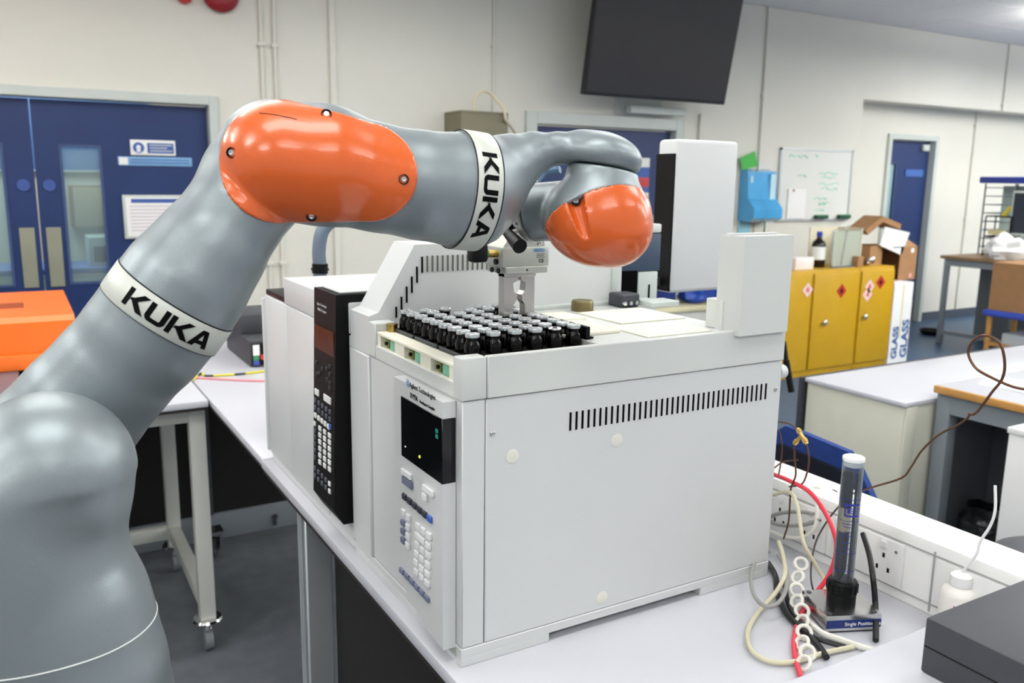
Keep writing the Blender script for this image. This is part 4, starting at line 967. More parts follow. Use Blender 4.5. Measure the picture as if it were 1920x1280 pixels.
cable('black_flex', 'second black cable crossing the bench beside the base plate', [P(1470, 1080, .908), P(1478, 1130, .907), P(1498, 1165, .907), P(1530, 1195, .9065), P(1585, 1213, .9065)], 0.0042, M_ck)
cable('black_flex', 'double black cable hanging down right of the clear filter tube', [X7(1618, 1000, .70), X7(1630, 1040, .68), X7(1637, 1085, .65), P(1641, 1130, .93), P(1642, 1170, .915), P(1642, 1200, .906)], 0.0048, M_ck)
cable('thin_lead', 'thin brown lead arcing left of the clear filter tube', [X7(1577, 944, .735), X7(1552, 975, .72), X7(1530, 1015, .70), X7(1521, 1060, .67), P(1522, 1095, .925), P(1532, 1122, .906)], 0.0016, mat('lead_brown', (60, 46, 40), .4))
cable('thin_lead', 'pair of thin dark wires arching above the white trunking', [X7(1540, 930, .80), X7(1552, 920, .80), X7(1566, 920, .80), X7(1578, 934, .79), X7(1580, 945, .76)], 0.0014, M_ck)
# white plastic chain
ch = thing('plastic_chain', 'white plastic link chain hanging down to the bench', 'chain', tuple(P(1500, 1230, .905)))
links = [(1502, 1057, .945), (1496, 1082, .935), (1494, 1106, .925), (1494, 1127, .918), (1504, 1145, .915), (1504, 1165, .912), (1508, 1185, .912), (1504, 1205, .911), (1514, 1223, .911), (1507, 1243, .911)]
for i, (x, y, z) in enumerate(links):
    c = P(x, y, z); ax = Vector((-.45, -.6, .65)) if i % 2 == 0 else Vector((-.75, .1, .65))
    MB().torus(c, ax, 0.0105, 0.0031, 18, 8).build('chain_link', M_cw, ch, True)
MB().torus(X7(1532, 922, .78), (-.6, -.7, .2), 0.009, 0.0030, 18, 8).build('chain_link', M_cw, ch, True)
# copper tubing with a brass tee
ct = thing('copper_tubing', 'thin brown copper tubes with a brass tee behind the sampler', 'tubing', tuple(X7(1500, 820, .72)))
MB().tube([X7(1440, 790, .69), X7(1462, 791, .69), X7(1482, 795, .69), X7(1496, 808, .69)], 0.0016, 8).build('tube', M_copper, ct, True)
MB().tube([X7(1489, 832, .69), X7(1490, 860, .69), X7(1492, 890, .69), X7(1483, 915, .69), X7(1481, 945, .69), X7(1478, 980, .69), X7(1469, 1010, .69)], 0.0016, 8).build('tube', M_copper, ct, True)
MB().tube([X7(1512, 830, .69), X7(1517, 860, .69), X7(1512, 890, .69), X7(1502, 908, .69), X7(1480, 912, .69)], 0.0016, 8).build('tube', M_copper, ct, True)
MB().tube([X7(1448, 880, .69), X7(1468, 866, .69), X7(1496, 862, .69)], 0.0013, 8).build('tube', M_copper, ct, True)
MB().tube([X7(1460, 805, .69), X7(1466, 830, .69), X7(1465, 860, .69), X7(1460, 890, .69)], 0.0013, 8).build('tube', M_copper, ct, True)
te = MB().cyl(X7(1495, 803, .69), X7(1513, 832, .69), 0.0034, seg=10).cyl(X7(1504, 815, .69), X7(1489, 832, .69), 0.0032, seg=10)
te.cyl(X7(1497, 805, .69), X7(1500, 811, .69), 0.0050, seg=6).cyl(X7(1507, 822, .69), X7(1511, 829, .69), 0.0052, seg=6).cyl(X7(1494, 826, .69), X7(1490, 831, .69), 0.0046, seg=6); te.build('brass_tee', M_brass, ct, True)
wr = thing('copper_wire', 'bent brown copper wire looping in the air above the desks', 'wire', tuple(X7(1640, 912, .79)))
MB().tube([X7(1600, 925, .79), X7(1640, 912, .79), X7(1690, 896, .79), X7(1708, 876, .79), X7(1728, 845, .79), X7(1760, 815, .79), X7(1795, 797, .79), X7(1812, 785, .79), X7(1819, 777, .79)], 0.0018, 8).build('lower_run', M_copper, wr, True)
MB().tube([X7(1816, 775, .79), X7(1826, 776, .79), X7(1838, 765, .79), X7(1860, 735, .79), X7(1878, 712, .79), X7(1884, 685, .79), X7(1878, 650, .79), X7(1860, 632, .79), X7(1838, 630, .79), X7(1820, 645, .79), X7(1816, 665, .79), X7(1830, 690, .79), X7(1860, 708, .79), X7(1900, 725, .79), X7(1940, 732, .79)], 0.0022, 8).build('upper_loop', M_copper, wr, True)

# squeeze bottle, foreground unit and dark box
bt = thing('squeeze_bottle', 'translucent white squeeze bottle with a thin bent tube by the dark box', 'bottle', (0.70, -0.29, BT))
bc = pix(1812, 1172, Z=BT); bc = Vector((bc.x-0.03, bc.y, BT))
M_ldpe = mat('milky_plastic', (238, 234, 228), 0.4, var=0.01)
MB().lathe([(0.026, 0.0), (0.028, 0.003), (0.028, 0.062), (0.024, 0.072), (0.014, 0.078), (0.013, 0.080)], tuple(bc), seg=30).build('body', M_ldpe, bt, True)
MB().lathe([(0.0165, 0.078), (0.0170, 0.080), (0.0160, 0.094), (0.0120, 0.098), (0.004, 0.100)], tuple(bc), seg=30).build('cap', M_paper, bt, True)
tx = bc+Vector((0, 0, .099))
xb_ = bc.x
MB().tube([tx, pix(1830, 1040, X=xb_), pix(1838, 1015, X=xb_), pix(1857, 985, X=xb_), pix(1866, 955, X=xb_), pix(1866, 910, X=xb_)], 0.0022, 8).build('spout', M_paper, bt, True)
vd = Vector((CAM[0]-bc.x, CAM[1]-bc.y, 0)).normalized(); rt_ = Vector((-vd.y, vd.x, 0))
for k in range(4): 
    o_ = bc+vd*0.0283+rt_*(-.004)+Vector((0, 0, .050-.006*k)); bx('red_print', (o_.x-.0002, o_.y-.007, o_.z), (o_.x+.0002, o_.y+.007-.002*(k % 2), o_.z+.0018), mat('print_red', (200, 70, 60), .5), bt)
fg = thing('white_unit', 'white flat topped unit in the lower right foreground', 'unit', (0.5, -0.8, BT))
MB().box((0.225, -1.05, BT+.0005), (0.735, -0.392, 1.03), 0.006, 3).build('housing', M_bench, fg, True)
bx('edge_strip', (0.2245, -1.04, 1.012), (0.2255, -0.40, 1.020), mat('strip_violet', (92, 84, 150), .4), fg)
db = thing('dark_box', 'dark grey foam edged box on the white unit in the lower right corner', 'box', (0.5, -0.6, 1.03))
MB().box((0.382, -0.78, 1.0303), (0.66, -0.457, 1.1), 0.003, 2).build('case', M_dgrey, db, True)
bx('lid_line', (0.3812, -0.778, 1.064), (0.3822, -0.459, 1.0652), M_black, db)
# ================================================================ things on the back wall
W5 = WY
# door signs and notice board
ds = thing('door_sign', 'small white and blue safety notice on the blue double door', 'sign', (0.3, W5+.04, 1.73))
bx('plate', (0.170, W5+.037, 1.722), (0.441, W5+.0445, 1.818), M_paper, ds, 0.001)
bx('blue_field', (0.270, W5+.0362, 1.735), (0.430, W5+.0372, 1.800), mat('sign_blue2', (60, 92, 165), .5), ds)
MB().lathe([(0.034, 0), (0.034, 0.001)], (0.218, W5+.0372, 1.768), (0, -1, 0), 28).build('blue_disc', MATS['sign_blue2'], ds)
MB().lathe([(0.014, 0), (0.014, 0.001)], (0.218, W5+.0362, 1.772), (0, -1, 0), 20).box((0.206, W5+.0352, 1.742), (0.230, W5+.0362, 1.762)).build('mask_symbol', M_paper, ds)
for k in range(3): bx('print_line', (0.285, W5+.0352, 1.783-.018*k), (0.42-.03*(k % 2), W5+.0362, 1.790-.018*k), M_trim, ds)
ds2 = thing('door_sign', 'long light blue strip notice below the safety sign', 'sign', (0.3, W5+.04, 1.66))
bx('plate', (0.092, W5+.037, 1.655), (0.540, W5+.0445, 1.712), mat('sign_pale', (120, 165, 205), .5), ds2, 0.001)
bx('white_edge', (0.098, W5+.0362, 1.661), (0.150, W5+.0372, 1.706), M_paper, ds2)
for k in range(2): bx('print_line', (0.165, W5+.0362, 1.690-.018*k), (0.52, W5+.0372, 1.696-.018*k), MATS['sign_blue2'], ds2)
nb = thing('notice_board', 'white framed notice sheet on the blue double door', 'notice', (0.3, W5+.03, 1.2))
bx('frame', (0.100, W5+.022, 1.190), (0.500, W5+.0445, 1.470), M_trim, nb, 0.004)
bx('sheet', (0.118, W5+.0205, 1.205), (0.482, W5+.0225, 1.455), M_paper, nb)
bx('header', (0.15, W5+.0198, 1.42), (0.45, W5+.0208, 1.445), MATS['sign_blue2'], nb)
for k in range(8): bx('print_line', (0.14, W5+.0198, 1.395-.022*k), (0.46-.05*(k % 3), W5+.0208, 1.400-.022*k), mat('print_soft', (190, 170, 190), .6), nb)
# fire bells
M_red = mat('bell_red', (150, 34, 44), 0.3, coat=.4)
fb1 = thing('fire_bell', 'large round dark red fire bell high on the wall', 'bell', (0.76, W5, 2.75))
MB().lathe([(0.105, 0.012), (0.115, 0.016), (0.118, 0.030), (0.105, 0.052), (0.060, 0.068), (0.018, 0.072)], (0.76, W5, 2.752), (0, -1, 0), 36).build('gong', M_red, fb1, True)
MB().cyl((0.76, W5, 2.752), (0.76, W5-.014, 2.752), 0.07, seg=24).build('back_plate', M_red, fb1)
fb2 = thing('alarm_sounder', 'small bright red alarm sounder beside the fire bell', 'alarm', (0.54, W5, 2.70))
MB().lathe([(0.046, 0), (0.048, 0.02), (0.042, 0.05), (0.025, 0.06)], (0.54, W5, 2.712), (0, -1, 0), 28).build('body', mat('alarm_red', (196, 52, 48), .35), fb2, True)
MB().lathe([(0.022, 0.06), (0.018, 0.068), (0.006, 0.07)], (0.54, W5, 2.712), (0, -1, 0), 20).build('lens', M_red, fb2, True)
# olive box and its cream cable
ob = thing('wall_box', 'olive brown metal box on the wall with a cream cable loop', 'box', (2.56, W5, 1.8))
M_olive = mat('olive_enamel', (120, 114, 92), 0.5)
bx('case', (2.365, 4.713, 1.72), (2.757, W5, 2.09), M_olive, ob, 0.003)
bx('lid_seam', (2.364, 4.712, 2.072), (2.758, W5, 2.075), mat('olive_dark', (80, 76, 60), .6), ob)
MB().tube([pix(890, 208, Y=4.80), pix(889, 190, Y=4.80), pix(900, 174, Y=4.80), pix(916, 173, Y=4.80), pix(932, 188, Y=4.75), pix(945, 205, Y=4.70), pix(949, 226, Y=4.69), pix(960, 240, Y=4.8), pix(972, 262, Y=4.9), pix(978, 285, Y=4.97)], 0.011, 8).build('cable', mat('cable_ivory', (214, 204, 176), .5), ob, True)
# television on a bracket, leaning forward
tv = thing('wall_television', 'large black flat television tilted forward high on the wall', 'television', (4.1, 4.75, 2.6))
tb0 = pix(1095, 178, Y=4.62); tb1 = pix(1358, 196, Y=4.62)
Lx0, Lx1, zb0 = tb0.x, tb1.x, (tb0.z+tb1.z)/2
lean = math.radians(10.5); hgt = 0.86
upv = Vector((0, -math.sin(lean), math.cos(lean))); nv = Vector((0, -math.cos(lean), -math.sin(lean)))
def tvp(a, b, c): return Vector((Lx0+(Lx1-Lx0)*a, 4.62, zb0))+upv*(hgt*b)-nv*c
MB().prism([tvp(0, 0, 0), tvp(1, 0, 0), tvp(1, 1, 0), tvp(0, 1, 0)], tuple(-nv*0.055)).build('bezel', mat('tv_bezel', (18, 18, 19), .3), tv)
MB().prism([tvp(.012, .03, -.001), tvp(.988, .03, -.001), tvp(.988, .982, -.001), tvp(.012, .982, -.001)], tuple(-nv*0.002)).build('screen', mat('tv_screen', (56, 54, 56), 0.22, var=0.02), tv)
MB().box((3.85, 4.70, 2.45), (4.35, 4.78, 2.52)).box((4.05, 4.72, 2.30), (4.13, W5, 2.75)).box((3.95, W5-.02, 2.15), (4.45, W5, 2.85)).build('bracket', M_trim, tv)
pc = pix(1245, 195, Y=4.85)
MB().box((4.02, 4.86, 2.16), (4.62, 4.93, 2.22), 0.003, 1).build('cable_tray', M_trim, tv)
# notice on the door behind the robot
ns = thing('door_notice', 'blue, red and white notice sheet on the door behind the robot wrist', 'notice', (4.29, W5+.04, 1.45))
for i, (z0, z1, m) in enumerate(((1.72, 1.80, M_paper), (1.63, 1.72, MATS['sign_blue2']), (1.55, 1.63, mat('sign_red', (196, 60, 60), .5)), (1.50, 1.55, MATS['sign_blue2']), (1.44, 1.50, M_paper))):
    bx('field', (4.20, W5+.038, z0), (4.385, W5+.0445, z1), m, ns)
bx('kick_strip', (4.19, W5+.0365, 1.43), (4.395, W5+.0445, 1.44), M_paper, ns)
# whiteboard
wb = thing('whiteboard', 'white board with faint green handwriting on the far wall', 'whiteboard', (6.45, W5, 1.24))
bx('board', (5.955, W5-.018, 1.245), (6.97, W5-.002, 1.925), mat('board_white', (226, 228, 222), 0.2, var=.01), wb)
fr_ = MB()
for a in ((5.94, 5.962, 1.235, 1.935), (6.962, 6.985, 1.235, 1.935), (5.94, 6.985, 1.915, 1.935), (5.94, 6.985, 1.230, 1.250)): fr_.box((a[0], W5-.024, a[2]), (a[1], W5-.001, a[3]))
fr_.build('frame', M_alu, wb)
M_gink = mat('green_marker', (120, 206, 176), .6, var=0)
def scribble(x0, z0, wdt, h, n, seed):
    r_ = random.Random(seed); pts_ = [(x0+wdt*k/n, W5-.0195, z0+r_.uniform(-h, h)) for k in range(n+1)]
    MB().tube(pts_, 0.0035, 5, sub=3).build('handwriting', M_gink, wb)
scribble(6.06, 1.86, 0.26, .018, 14, 1); scribble(6.42, 1.87, 0.05, .01, 4, 2); scribble(6.20, 1.68, 0.12, .02, 6, 3)
for k, (x, z, q) in enumerate(((6.50, 1.70, .26), (6.52, 1.66, .22), (6.50, 1.60, .30), (6.54, 1.55, .24), (6.44, 1.45, .20), (6.52, 1.40, .16), (6.47, 1.34, .14))): scribble(x, z, q, .016, 9, 10+k)
sh = tag(bx('paper_sheet', (6.07, W5-.030, 1.255), (6.32, W5-.0195, 1.545), M_paper), 'white paper sheet pinned to the whiteboard', 'paper')
tag(MB().lathe([(0.012, 0), (0.012, 0.006), (0.008, .009)], (6.14, W5-.030, 1.53), (0, -1, 0), 14).build('round_magnet', mat('magnet_red', (150, 70, 50), .4), None, True), 'small red magnet holding the paper sheet', 'magnet')
for x, lab in ((6.46, 'dark green board eraser, left of the two on the whiteboard ledge'), (6.80, 'dark green board eraser, right of the two on the whiteboard ledge')):
    e = thing('board_eraser', lab, 'eraser', (x, W5-.04, 1.25))
    bx('handle', (x, W5-.07, 1.262), (x+.17, W5-.025, 1.290), mat('eraser_green', (32, 96, 62), .6), e, 0.006)
    bx('felt', (x+.004, W5-.068, 1.2505), (x+.166, W5-.026, 1.262), mat('felt', (40, 60, 50), .9), e)
# blue dispenser with the green card
dp = thing('wall_dispenser', 'translucent blue plastic dispenser on the wall beside the injector tower', 'dispenser', (5.62, W5, 1.2))
M_cyan = mat('cyan_plastic', (70, 160, 215), 0.15, var=.08, scale=6, coat=.5)
MB().prism([(5.44, W5-.003, 1.725), (5.44, W5-.10, 1.70), (5.44, W5-.12, 1.45), (5.44, W5-.21, 1.36), (5.44, W5-.21, 1.27), (5.44, W5-.14, 1.235), (5.44, W5-.003, 1.25)], (0.37, 0, 0)).build('tank', M_cyan, dp)
MB().box((5.445, W5-.02, 1.10), (5.60, W5-.002, 1.245), .004, 1).build('lower_plate', mat('cyan_pale', (150, 200, 220), .3), dp)
MB().cyl((5.68, W5-.12, 1.235), (5.68, W5-.12, 1.13), 0.008, seg=10).box((5.64, W5-.14, 1.118), (5.74, W5-.10, 1.13)).build('tap', mat('tap_green', (60, 130, 100), .4), dp)
for a_, b_ in (((5.47, W5-.112, 1.60), (5.50, W5-.105, 1.66)), ((5.72, W5-.125, 1.44), (5.79, W5-.110, 1.68))): bx('clip', a_, b_, mat('cyan_light', (190, 226, 240), .3), dp)
gcd = MB(); gcd.prism([pix(1388, 297, Y=W5-.05), pix(1416, 283, Y=W5-.05), pix(1421, 311, Y=W5-.05), pix(1392, 319, Y=W5-.05)], (0, 0.006, 0))
tag(gcd.build('green_card', mat('card_green', (70, 178, 74), .6)), 'bright green card stuck above the blue dispenser', 'card')

# ================================================================ yellow cabinets and what stands on them
def ycab(name, label, x0, x1, doors, handles, marks):
    t = thing(name, label, 'cabinet', ((x0+x1)/2, 4.0, 0))
    bx('carcass', (x0, 3.815, 0.0), (x1, 4.24, 0.895), M_yellow, t, 0.004)
    n = len(doors)
    ds_ = []
    for a, b in doors: ds_.append(bx('door', (a+.012, 3.797, 0.06), (b-.012, 3.8155, 0.865), M_yellow, t, 0.004))
    for (hx, hz, k) in handles:
        MB().lathe([(0.010, 0), (0.008, 0.012), (0.020, 0.020), (0.023, 0.032), (0.015, 0.040)], (hx, 3.798, hz), (0, -1, 0), 20).build('knob', M_steel, ds_[k], True)
        bx('knob_plate', (hx+.02, 3.7945, hz-.03), (hx+.035, 3.798, hz+.03), M_dgrey, ds_[k])
    for (mx, mz, k, kind) in marks:
        s_ = 0.062; m = mat('hazard_red', (170, 36, 22), .5) if kind == 'red' else mat('hazard_white', (232, 196, 190), .5)
        MB().prism([(mx, 3.7955, mz-s_), (mx+s_, 3.7955, mz), (mx, 3.7955, mz+s_), (mx-s_, 3.7955, mz)], (0, 0.0015, 0)).build('hazard_diamond', m, ds_[k])
        MB().prism([(mx-.018, 3.7945, mz-.016), (mx+.018, 3.7945, mz-.016), (mx+.014, 3.7945, mz+.006), (mx, 3.7945, mz+.028), (mx-.014, 3.7945, mz+.006)], (0, 0.0010, 0)).build('flame_mark', M_black if kind == 'red' else mat('mark_pink', (196, 84, 84), .5), ds_[k])
    return t
ycab('flammables_cabinet', 'yellow flammables cabinet with two doors behind the white sampler', 4.56, 5.735, [(4.56, 5.15), (5.15, 5.735)], [(5.30, 0.455, 1)], [(5.085, 0.74, 0, 'white'), (5.50, 0.71, 1, 'red')])
ycab('flammables_cabinet', 'narrow yellow single door flammables cabinet beside the open cardboard boxes', 5.74, 6.195, [(5.74, 6.195)], [(5.81, 0.47, 0)], [(5.86, 0.73, 0, 'white'), (6.0, 0.76, 0, 'red'), (5.84, 0.66, 0, 'white')])
ZT = 0.895
def onyel(x, y): return pix(x, y, Z=ZT)
wbt = thing('winchester_bottle', 'dark brown glass reagent bottle with a blue cap and white label', 'bottle', (5.30, 4.02, ZT))
wc0 = Vector((pix(1533, 490, Y=4.02).x, 4.02, ZT))
MB().lathe([(0.055, 0), (0.060, 0.006), (0.060, 0.185), (0.050, 0.215), (0.024, 0.240), (0.020, 0.262)], tuple(wc0), seg=28).build('glass', mat('brown_glass', (26, 14, 12), .1, var=0), wbt, True)
MB().lathe([(0.024, 0.258), (0.024, 0.298), (0.020, 0.302)], tuple(wc0), seg=20).build('cap', mat('cap_blue', (50, 70, 170), .4), wbt, True)
MB().lathe([(0.0608, 0.065), (0.0608, 0.175)], tuple(wc0), seg=28, caps=False).build('label', M_paper, wbt, True)
pbx = tag(bx('carton', (pix(1484, 480, Y=3.95).x, 3.9, ZT), (pix(1518, 480, Y=3.95).x, 4.08, ZT+.10), mat('carton_pink', (236, 226, 222), .6), None, .003), 'small pale carton on the yellow cabinet by the sampler', 'carton')
# clear tank with a cream back
ax0_, ax1_ = pix(1550, 470, Y=3.98).x, pix(1604, 470, Y=3.98).x
ct2 = thing('clear_tank', 'clear plastic open tank standing on the yellow cabinets', 'tank', ((ax0_+ax1_)/2, 4.05, ZT))
bx('back', (ax0_, 4.17, ZT), (ax1_, 4.18, ZT+.33), mat('cream_sheet', (224, 216, 192), .5), ct2)
bx('side', (ax1_-.012, 3.92, ZT), (ax1_, 4.17, ZT+.33), mat('cream_sheet', (224, 216, 192), .5), ct2)
bx('front', (ax0_, 3.92, ZT), (ax1_-.012, 3.926, ZT+.31), clear('tank_clear', (235, 238, 230), .05, .85), ct2)
MB().tube([(ax0_, 3.918, ZT+.013), (ax0_-.01, 3.918, ZT+.31), (ax0_+.12, 3.918, ZT+.33)], 0.006, 6, sub=1).tube([(ax0_+.12, 3.915, ZT+.02), (ax0_+.17, 3.915, ZT+.36)], 0.005, 6, sub=1).build('rods', M_steel, ct2)
bx('tray', (ax0_-.02, 3.885, ZT+.0005), (ax1_, 3.915, ZT+.012), mat('tray_grey', (96, 104, 112), .4), ct2, .002)
# open cardboard boxes
def open_box(label, c, size, rot, tilt=0.0, flaps=True, m=M_card):
    t = thing('cardboard_box', label, 'box', c)
    L, D_, H = size
    Mx = Matrix.Translation(Vector(c)) @ Matrix.Rotation(rot, 4, 'Z') @ Matrix.Rotation(tilt, 4, 'Y')
    th = 0.006
    for nm, lo_, hi_ in (('wall', (-L/2, -D_/2, 0), (L/2, -D_/2+th, H)), ('wall', (-L/2, D_/2-th, 0), (L/2, D_/2, H)), ('wall', (-L/2, -D_/2+th, 0), (-L/2+th, D_/2-th, H)), ('wall', (L/2-th, -D_/2+th, 0), (L/2, D_/2-th, H)), ('bottom', (-L/2+th, -D_/2+th, 0), (L/2-th, D_/2-th, th))):
        MB().box(lo_, hi_, M=Mx).build(nm, m, t)
    if flaps:
        for (o_, ax, w_, d_, an) in (((0, D_/2, H), 'X', L, D_*.45, .5), ):
            fm = Mx @ Matrix.Translation(Vector(o_)) @ Matrix.Rotation(an, 4, ax)
            if ax == 'X': MB().box((-w_/2, min(0, d_), 0), (w_/2, max(0, d_), .004), M=fm).build('flap', m, t)
            else: MB().box((min(0, d_), -w_/2, 0), (max(0, d_), w_/2, .004), M=fm).build('flap', m, t)
    return t
c1 = Vector((pix(1660, 495, Y=4.03).x, 4.03, ZT))
cb1 = open_box('open cardboard box with raised flaps on the narrow yellow cabinet', (6.07, 4.06, ZT), (0.26, 0.24, 0.17), 0.25)
pp_ = MB(); pc_ = pix(1672, 440, Y=3.92)
pp_.prism([pix(1650, 460, Y=3.93), pix(1690, 478, Y=3.93), pix(1706, 436, Y=3.93), pix(1660, 425, Y=3.93)], (0, 0.012, 0)).build('white_panel', M_paper, cb1)
MB().prism([pix(1622, 432, Y=3.99), pix(1656, 405, Y=3.99), pix(1690, 420, Y=3.99), pix(1688, 430, Y=3.99), pix(1656, 416, Y=3.99), pix(1628, 440, Y=3.99)], (0, 0.20, 0)).build('roof_flap', M_card, cb1)
gl = thing('steel_clamps', 'jumble of shiny metal clamps on the narrow yellow cabinet', 'clamps', (5.86, 3.92, ZT))
for k in range(5):
    p0_ = Vector((5.80+.045*k, 3.88+.02*(k % 2), ZT+.02+.012*(k % 3))); MB().cyl(p0_, p0_+Vector((.05, .02, .05-.02*(k % 3))), 0.011, seg=10).build('clamp_arm', M_steel if k % 2 else M_dgrey, gl, True)
MB().ball((5.99, 3.90, ZT+.055), 0.026, (1.6, 1, 1)).build('clamp_head', M_chrome, gl, True)
bx('wood_block', (5.76, 3.86, ZT), (5.83, 3.92, ZT+.09), M_card, gl, .002)
gb = thing('glass_bin', 'tall white and blue broken glass carton standing beside the yellow cabinets', 'bin', (6.5, 4.0, 0))
ga, gb_ = pix(1668, 600, Y=3.95).x, pix(1703, 600, Y=3.95).x
MB().box((6.205, 3.80, 0.0), (6.47, 4.22, 0.74), 0.003, 1).build('carton', M_paper, gb)
bx('fold_stripe', (6.325, 3.7985, 0.25), (6.34, 3.801, 0.72), mat('stripe_gold', (214, 200, 130), .6), gb)
M_sb = mat('print_blue', (26, 84, 150), .5)
text('bin_word', 'GLASS', 0.125, (6.450, 3.7985, 0.05), (0, 0, 1), (-1, 0, 0), M_sb, gb, 0.0005, bold=0.004)
text('bin_word', 'GLASS', 0.105, (6.312, 3.7985, 0.05), (0, 0, 1), (-1, 0, 0), M_sb, gb, 0.0005, bold=0.004)
sbx = thing('cardboard_box', 'cardboard box lying on its side on top of the broken glass carton', 'box', (6.42, 4.05, 0.74))
Lb, Rb = 6.30, 6.66
for nm, lo_, hi_ in (('wall', (Lb, 3.93, 0.742), (Rb, 4.30, 0.75)), ('wall', (Lb, 3.93, 1.04), (Rb, 4.30, 1.048)), ('wall', (Lb, 4.292, 0.75), (Rb, 4.30, 1.04)), ('wall', (6.42, 3.93, 0.75), (Rb, 3.938, 1.04)), ('bottom', (Rb-.008, 3.938, 0.75), (Rb, 4.292, 1.04))): bx(nm, lo_, hi_, M_card, sbx)
MB().prism([(6.36, 3.94, 1.048), (6.66, 3.94, 1.048), (6.60, 4.10, 1.16), (6.38, 4.10, 1.16)], (0, 0.005, 0.004)).build('flap', M_card, sbx)
MB().box((6.31, 3.95, 0.751), (6.335, 4.2, 0.83), .008, 2).build('blue_lining', mat('lining_blue', (50, 110, 200), .5), sbx)
for z, m in ((0.99, M_paper), (0.76, mat('tape_pink', (220, 160, 160), .5))): bx('tape', (6.57, 3.9285, z), (6.61, 3.931, z+.04), m, sbx)

# ================================================================ far right table
X0 = 7.62
ft = thing('wooden_table', 'grey framed table with a brown wooden top at the far right', 'table', (8.1, 3.6, 0))
bx('tabletop', (X0, 2.7, 0.868), (8.75, 4.33, 0.90), mat('brown_top', (140, 112, 82), .5, var=.08), ft, 0.003)
for x, y in ((X0+.02, 4.25), (X0+.02, 2.75), (8.65, 4.25), (8.65, 2.75)): bx('leg', (x, y, 0), (x+.045, y+.045, 0.868), M_grey, ft, .002)
for a, b in (((X0+.02, 2.79, 0.80), (X0+.05, 4.25, 0.868)), ((X0+.02, 2.79, 0.10), (X0+.05, 4.25, 0.14)), ((X0+.06, 4.26, 0.80), (8.65, 4.29, 0.868))): bx('rail', a, b, M_grey, ft)
bx('under_shelf', (X0+.5, 2.8, 0.02), (8.6, 4.2, 0.80), mat('storage_grey', (100, 106, 112), .6), ft)
bx('drawer_side', (X0+.35, 3.70, 0.2), (X0+.37, 3.76, 0.86), M_grey, ft)
cbx = thing('cardboard_box', 'large plain cardboard box standing on the blue stool at the right edge', 'box', (7.0, 3.2, 0.45))
sx = 7.05
p1, p2 = pix(1862, 495, X=sx), pix(1855, 580, X=sx)
MB().box((sx, p1.y-.75, p2.z), (sx+.42, p1.y, p1.z+.02), .003, 1).build('carton', M_card, cbx)
bx('tape_seam', (sx-.001, p1.y-.38, p2.z+.01), (sx+.0005, p1.y-.33, p1.z+.01), M_cardin, cbx)
st = thing('blue_stool', 'low stool with a bright blue top carrying the cardboard box', 'stool', (7.1, p1.y-.4, 0))
bx('seat', (sx-.03, p1.y-.80, p2.z-.055), (sx+.45, p1.y+.03, p2.z-.001), mat('stool_blue', (56, 84, 190), .4), st, .012, 3)
for dx in (0, .40):
    for yy in (p1.y-.76, p1.y-.04): bx('leg', (sx+dx-.01, yy, 0), (sx+dx+.03, yy+.035, p2.z-.055), M_wood, st, .003)
bx('stretcher', (sx+.0, p1.y-.76, .18), (sx+.02, p1.y-.01, .21), M_wood, st)
tag(bx('white_drum', (sx+.06, p1.y-.7, .0), (sx+.36, p1.y-.12, .30), mat('pale_box', (190, 200, 205), .5), None, .01), 'pale storage box on the floor under the blue stool', 'box')
# wire rack with a blue tray
wr2 = thing('wire_rack', 'wire drying rack on the far right table', 'rack', (8.4, 4.0, 0.9))
for xx in (8.18, 8.72):
    for yy in (3.95, 4.28): MB().cyl((xx, yy, .90), (xx, yy, 1.62), .008, seg=8).build('post', M_dgrey, wr2)
for z in np.linspace(.98, 1.58, 8):
    MB().tube([(8.18, 3.95, z), (8.72, 3.95, z), (8.72, 4.28, z), (8.18, 4.28, z)], .005, 6, True, 1).build('wire_ring', M_grey, wr2)
bx('clear_sheet', (8.20, 4.10, .92), (8.70, 4.106, 1.60), clear('rack_sheet', (190, 205, 200), .1, .6), wr2)
tag(bx('blue_tray', (8.12, 3.70, 1.625), (8.76, 4.32, 1.69), mat('tray_blue', (44, 60, 150), .4), None, .01), 'blue plastic tray on top of the wire rack', 'tray')
mn = thing('monitor', 'monitor seen edge on at the right edge, on the wooden table', 'monitor', (8.1, 3.15, .9))
q1, q2 = pix(1900, 358, X=8.0), pix(1893, 440, X=8.0)
MB().box((8.0, q1.y-.55, q2.z), (8.05, q1.y, q1.z), .004, 1).build('bezel', M_trim, mn)
bx('screen', (7.996, q1.y-.53, q2.z+.02), (8.001, q1.y-.02, q1.z-.02), mat('screen_dark', (44, 50, 62), .2, var=0), mn)
MB().box((8.01, q1.y-.32, .915), (8.04, q1.y-.24, q2.z)).box((7.93, q1.y-.42, .9005), (8.12, q1.y-.14, .915)).build('stand', M_trim, mn)
yb = thing('wire_basket', 'small black wire basket with a yellow handled tool on the wooden table', 'basket', (8.0, 3.6, .9))
b1_, b2_ = pix(1852, 400, X=8.0), pix(1890, 480, X=8.0)
for z in (0.92, 1.1, 1.30): MB().tube([(7.98, b2_.y, z), (7.98, b1_.y, z), (8.15, b1_.y, z), (8.15, b2_.y, z)], .007, 6, True, 1).build('hoop', M_black, yb)
for yy in (b1_.y, b2_.y):
    for xx in (7.98, 8.15): MB().cyl((xx, yy, .9005), (xx, yy, 1.30), .007, seg=6).build('upright', M_black, yb)
bx('cream_label', (7.972, b2_.y+.04, 1.12), (7.978, b1_.y-.04, 1.17), mat('label_cream', (214, 204, 160), .6), yb)
MB().cyl((8.0, b2_.y+.10, 1.30), (8.02, b2_.y+.04, 1.40), .02, seg=10).build('tool_handle', mat('tool_yellow', (200, 180, 50), .5), yb, True)
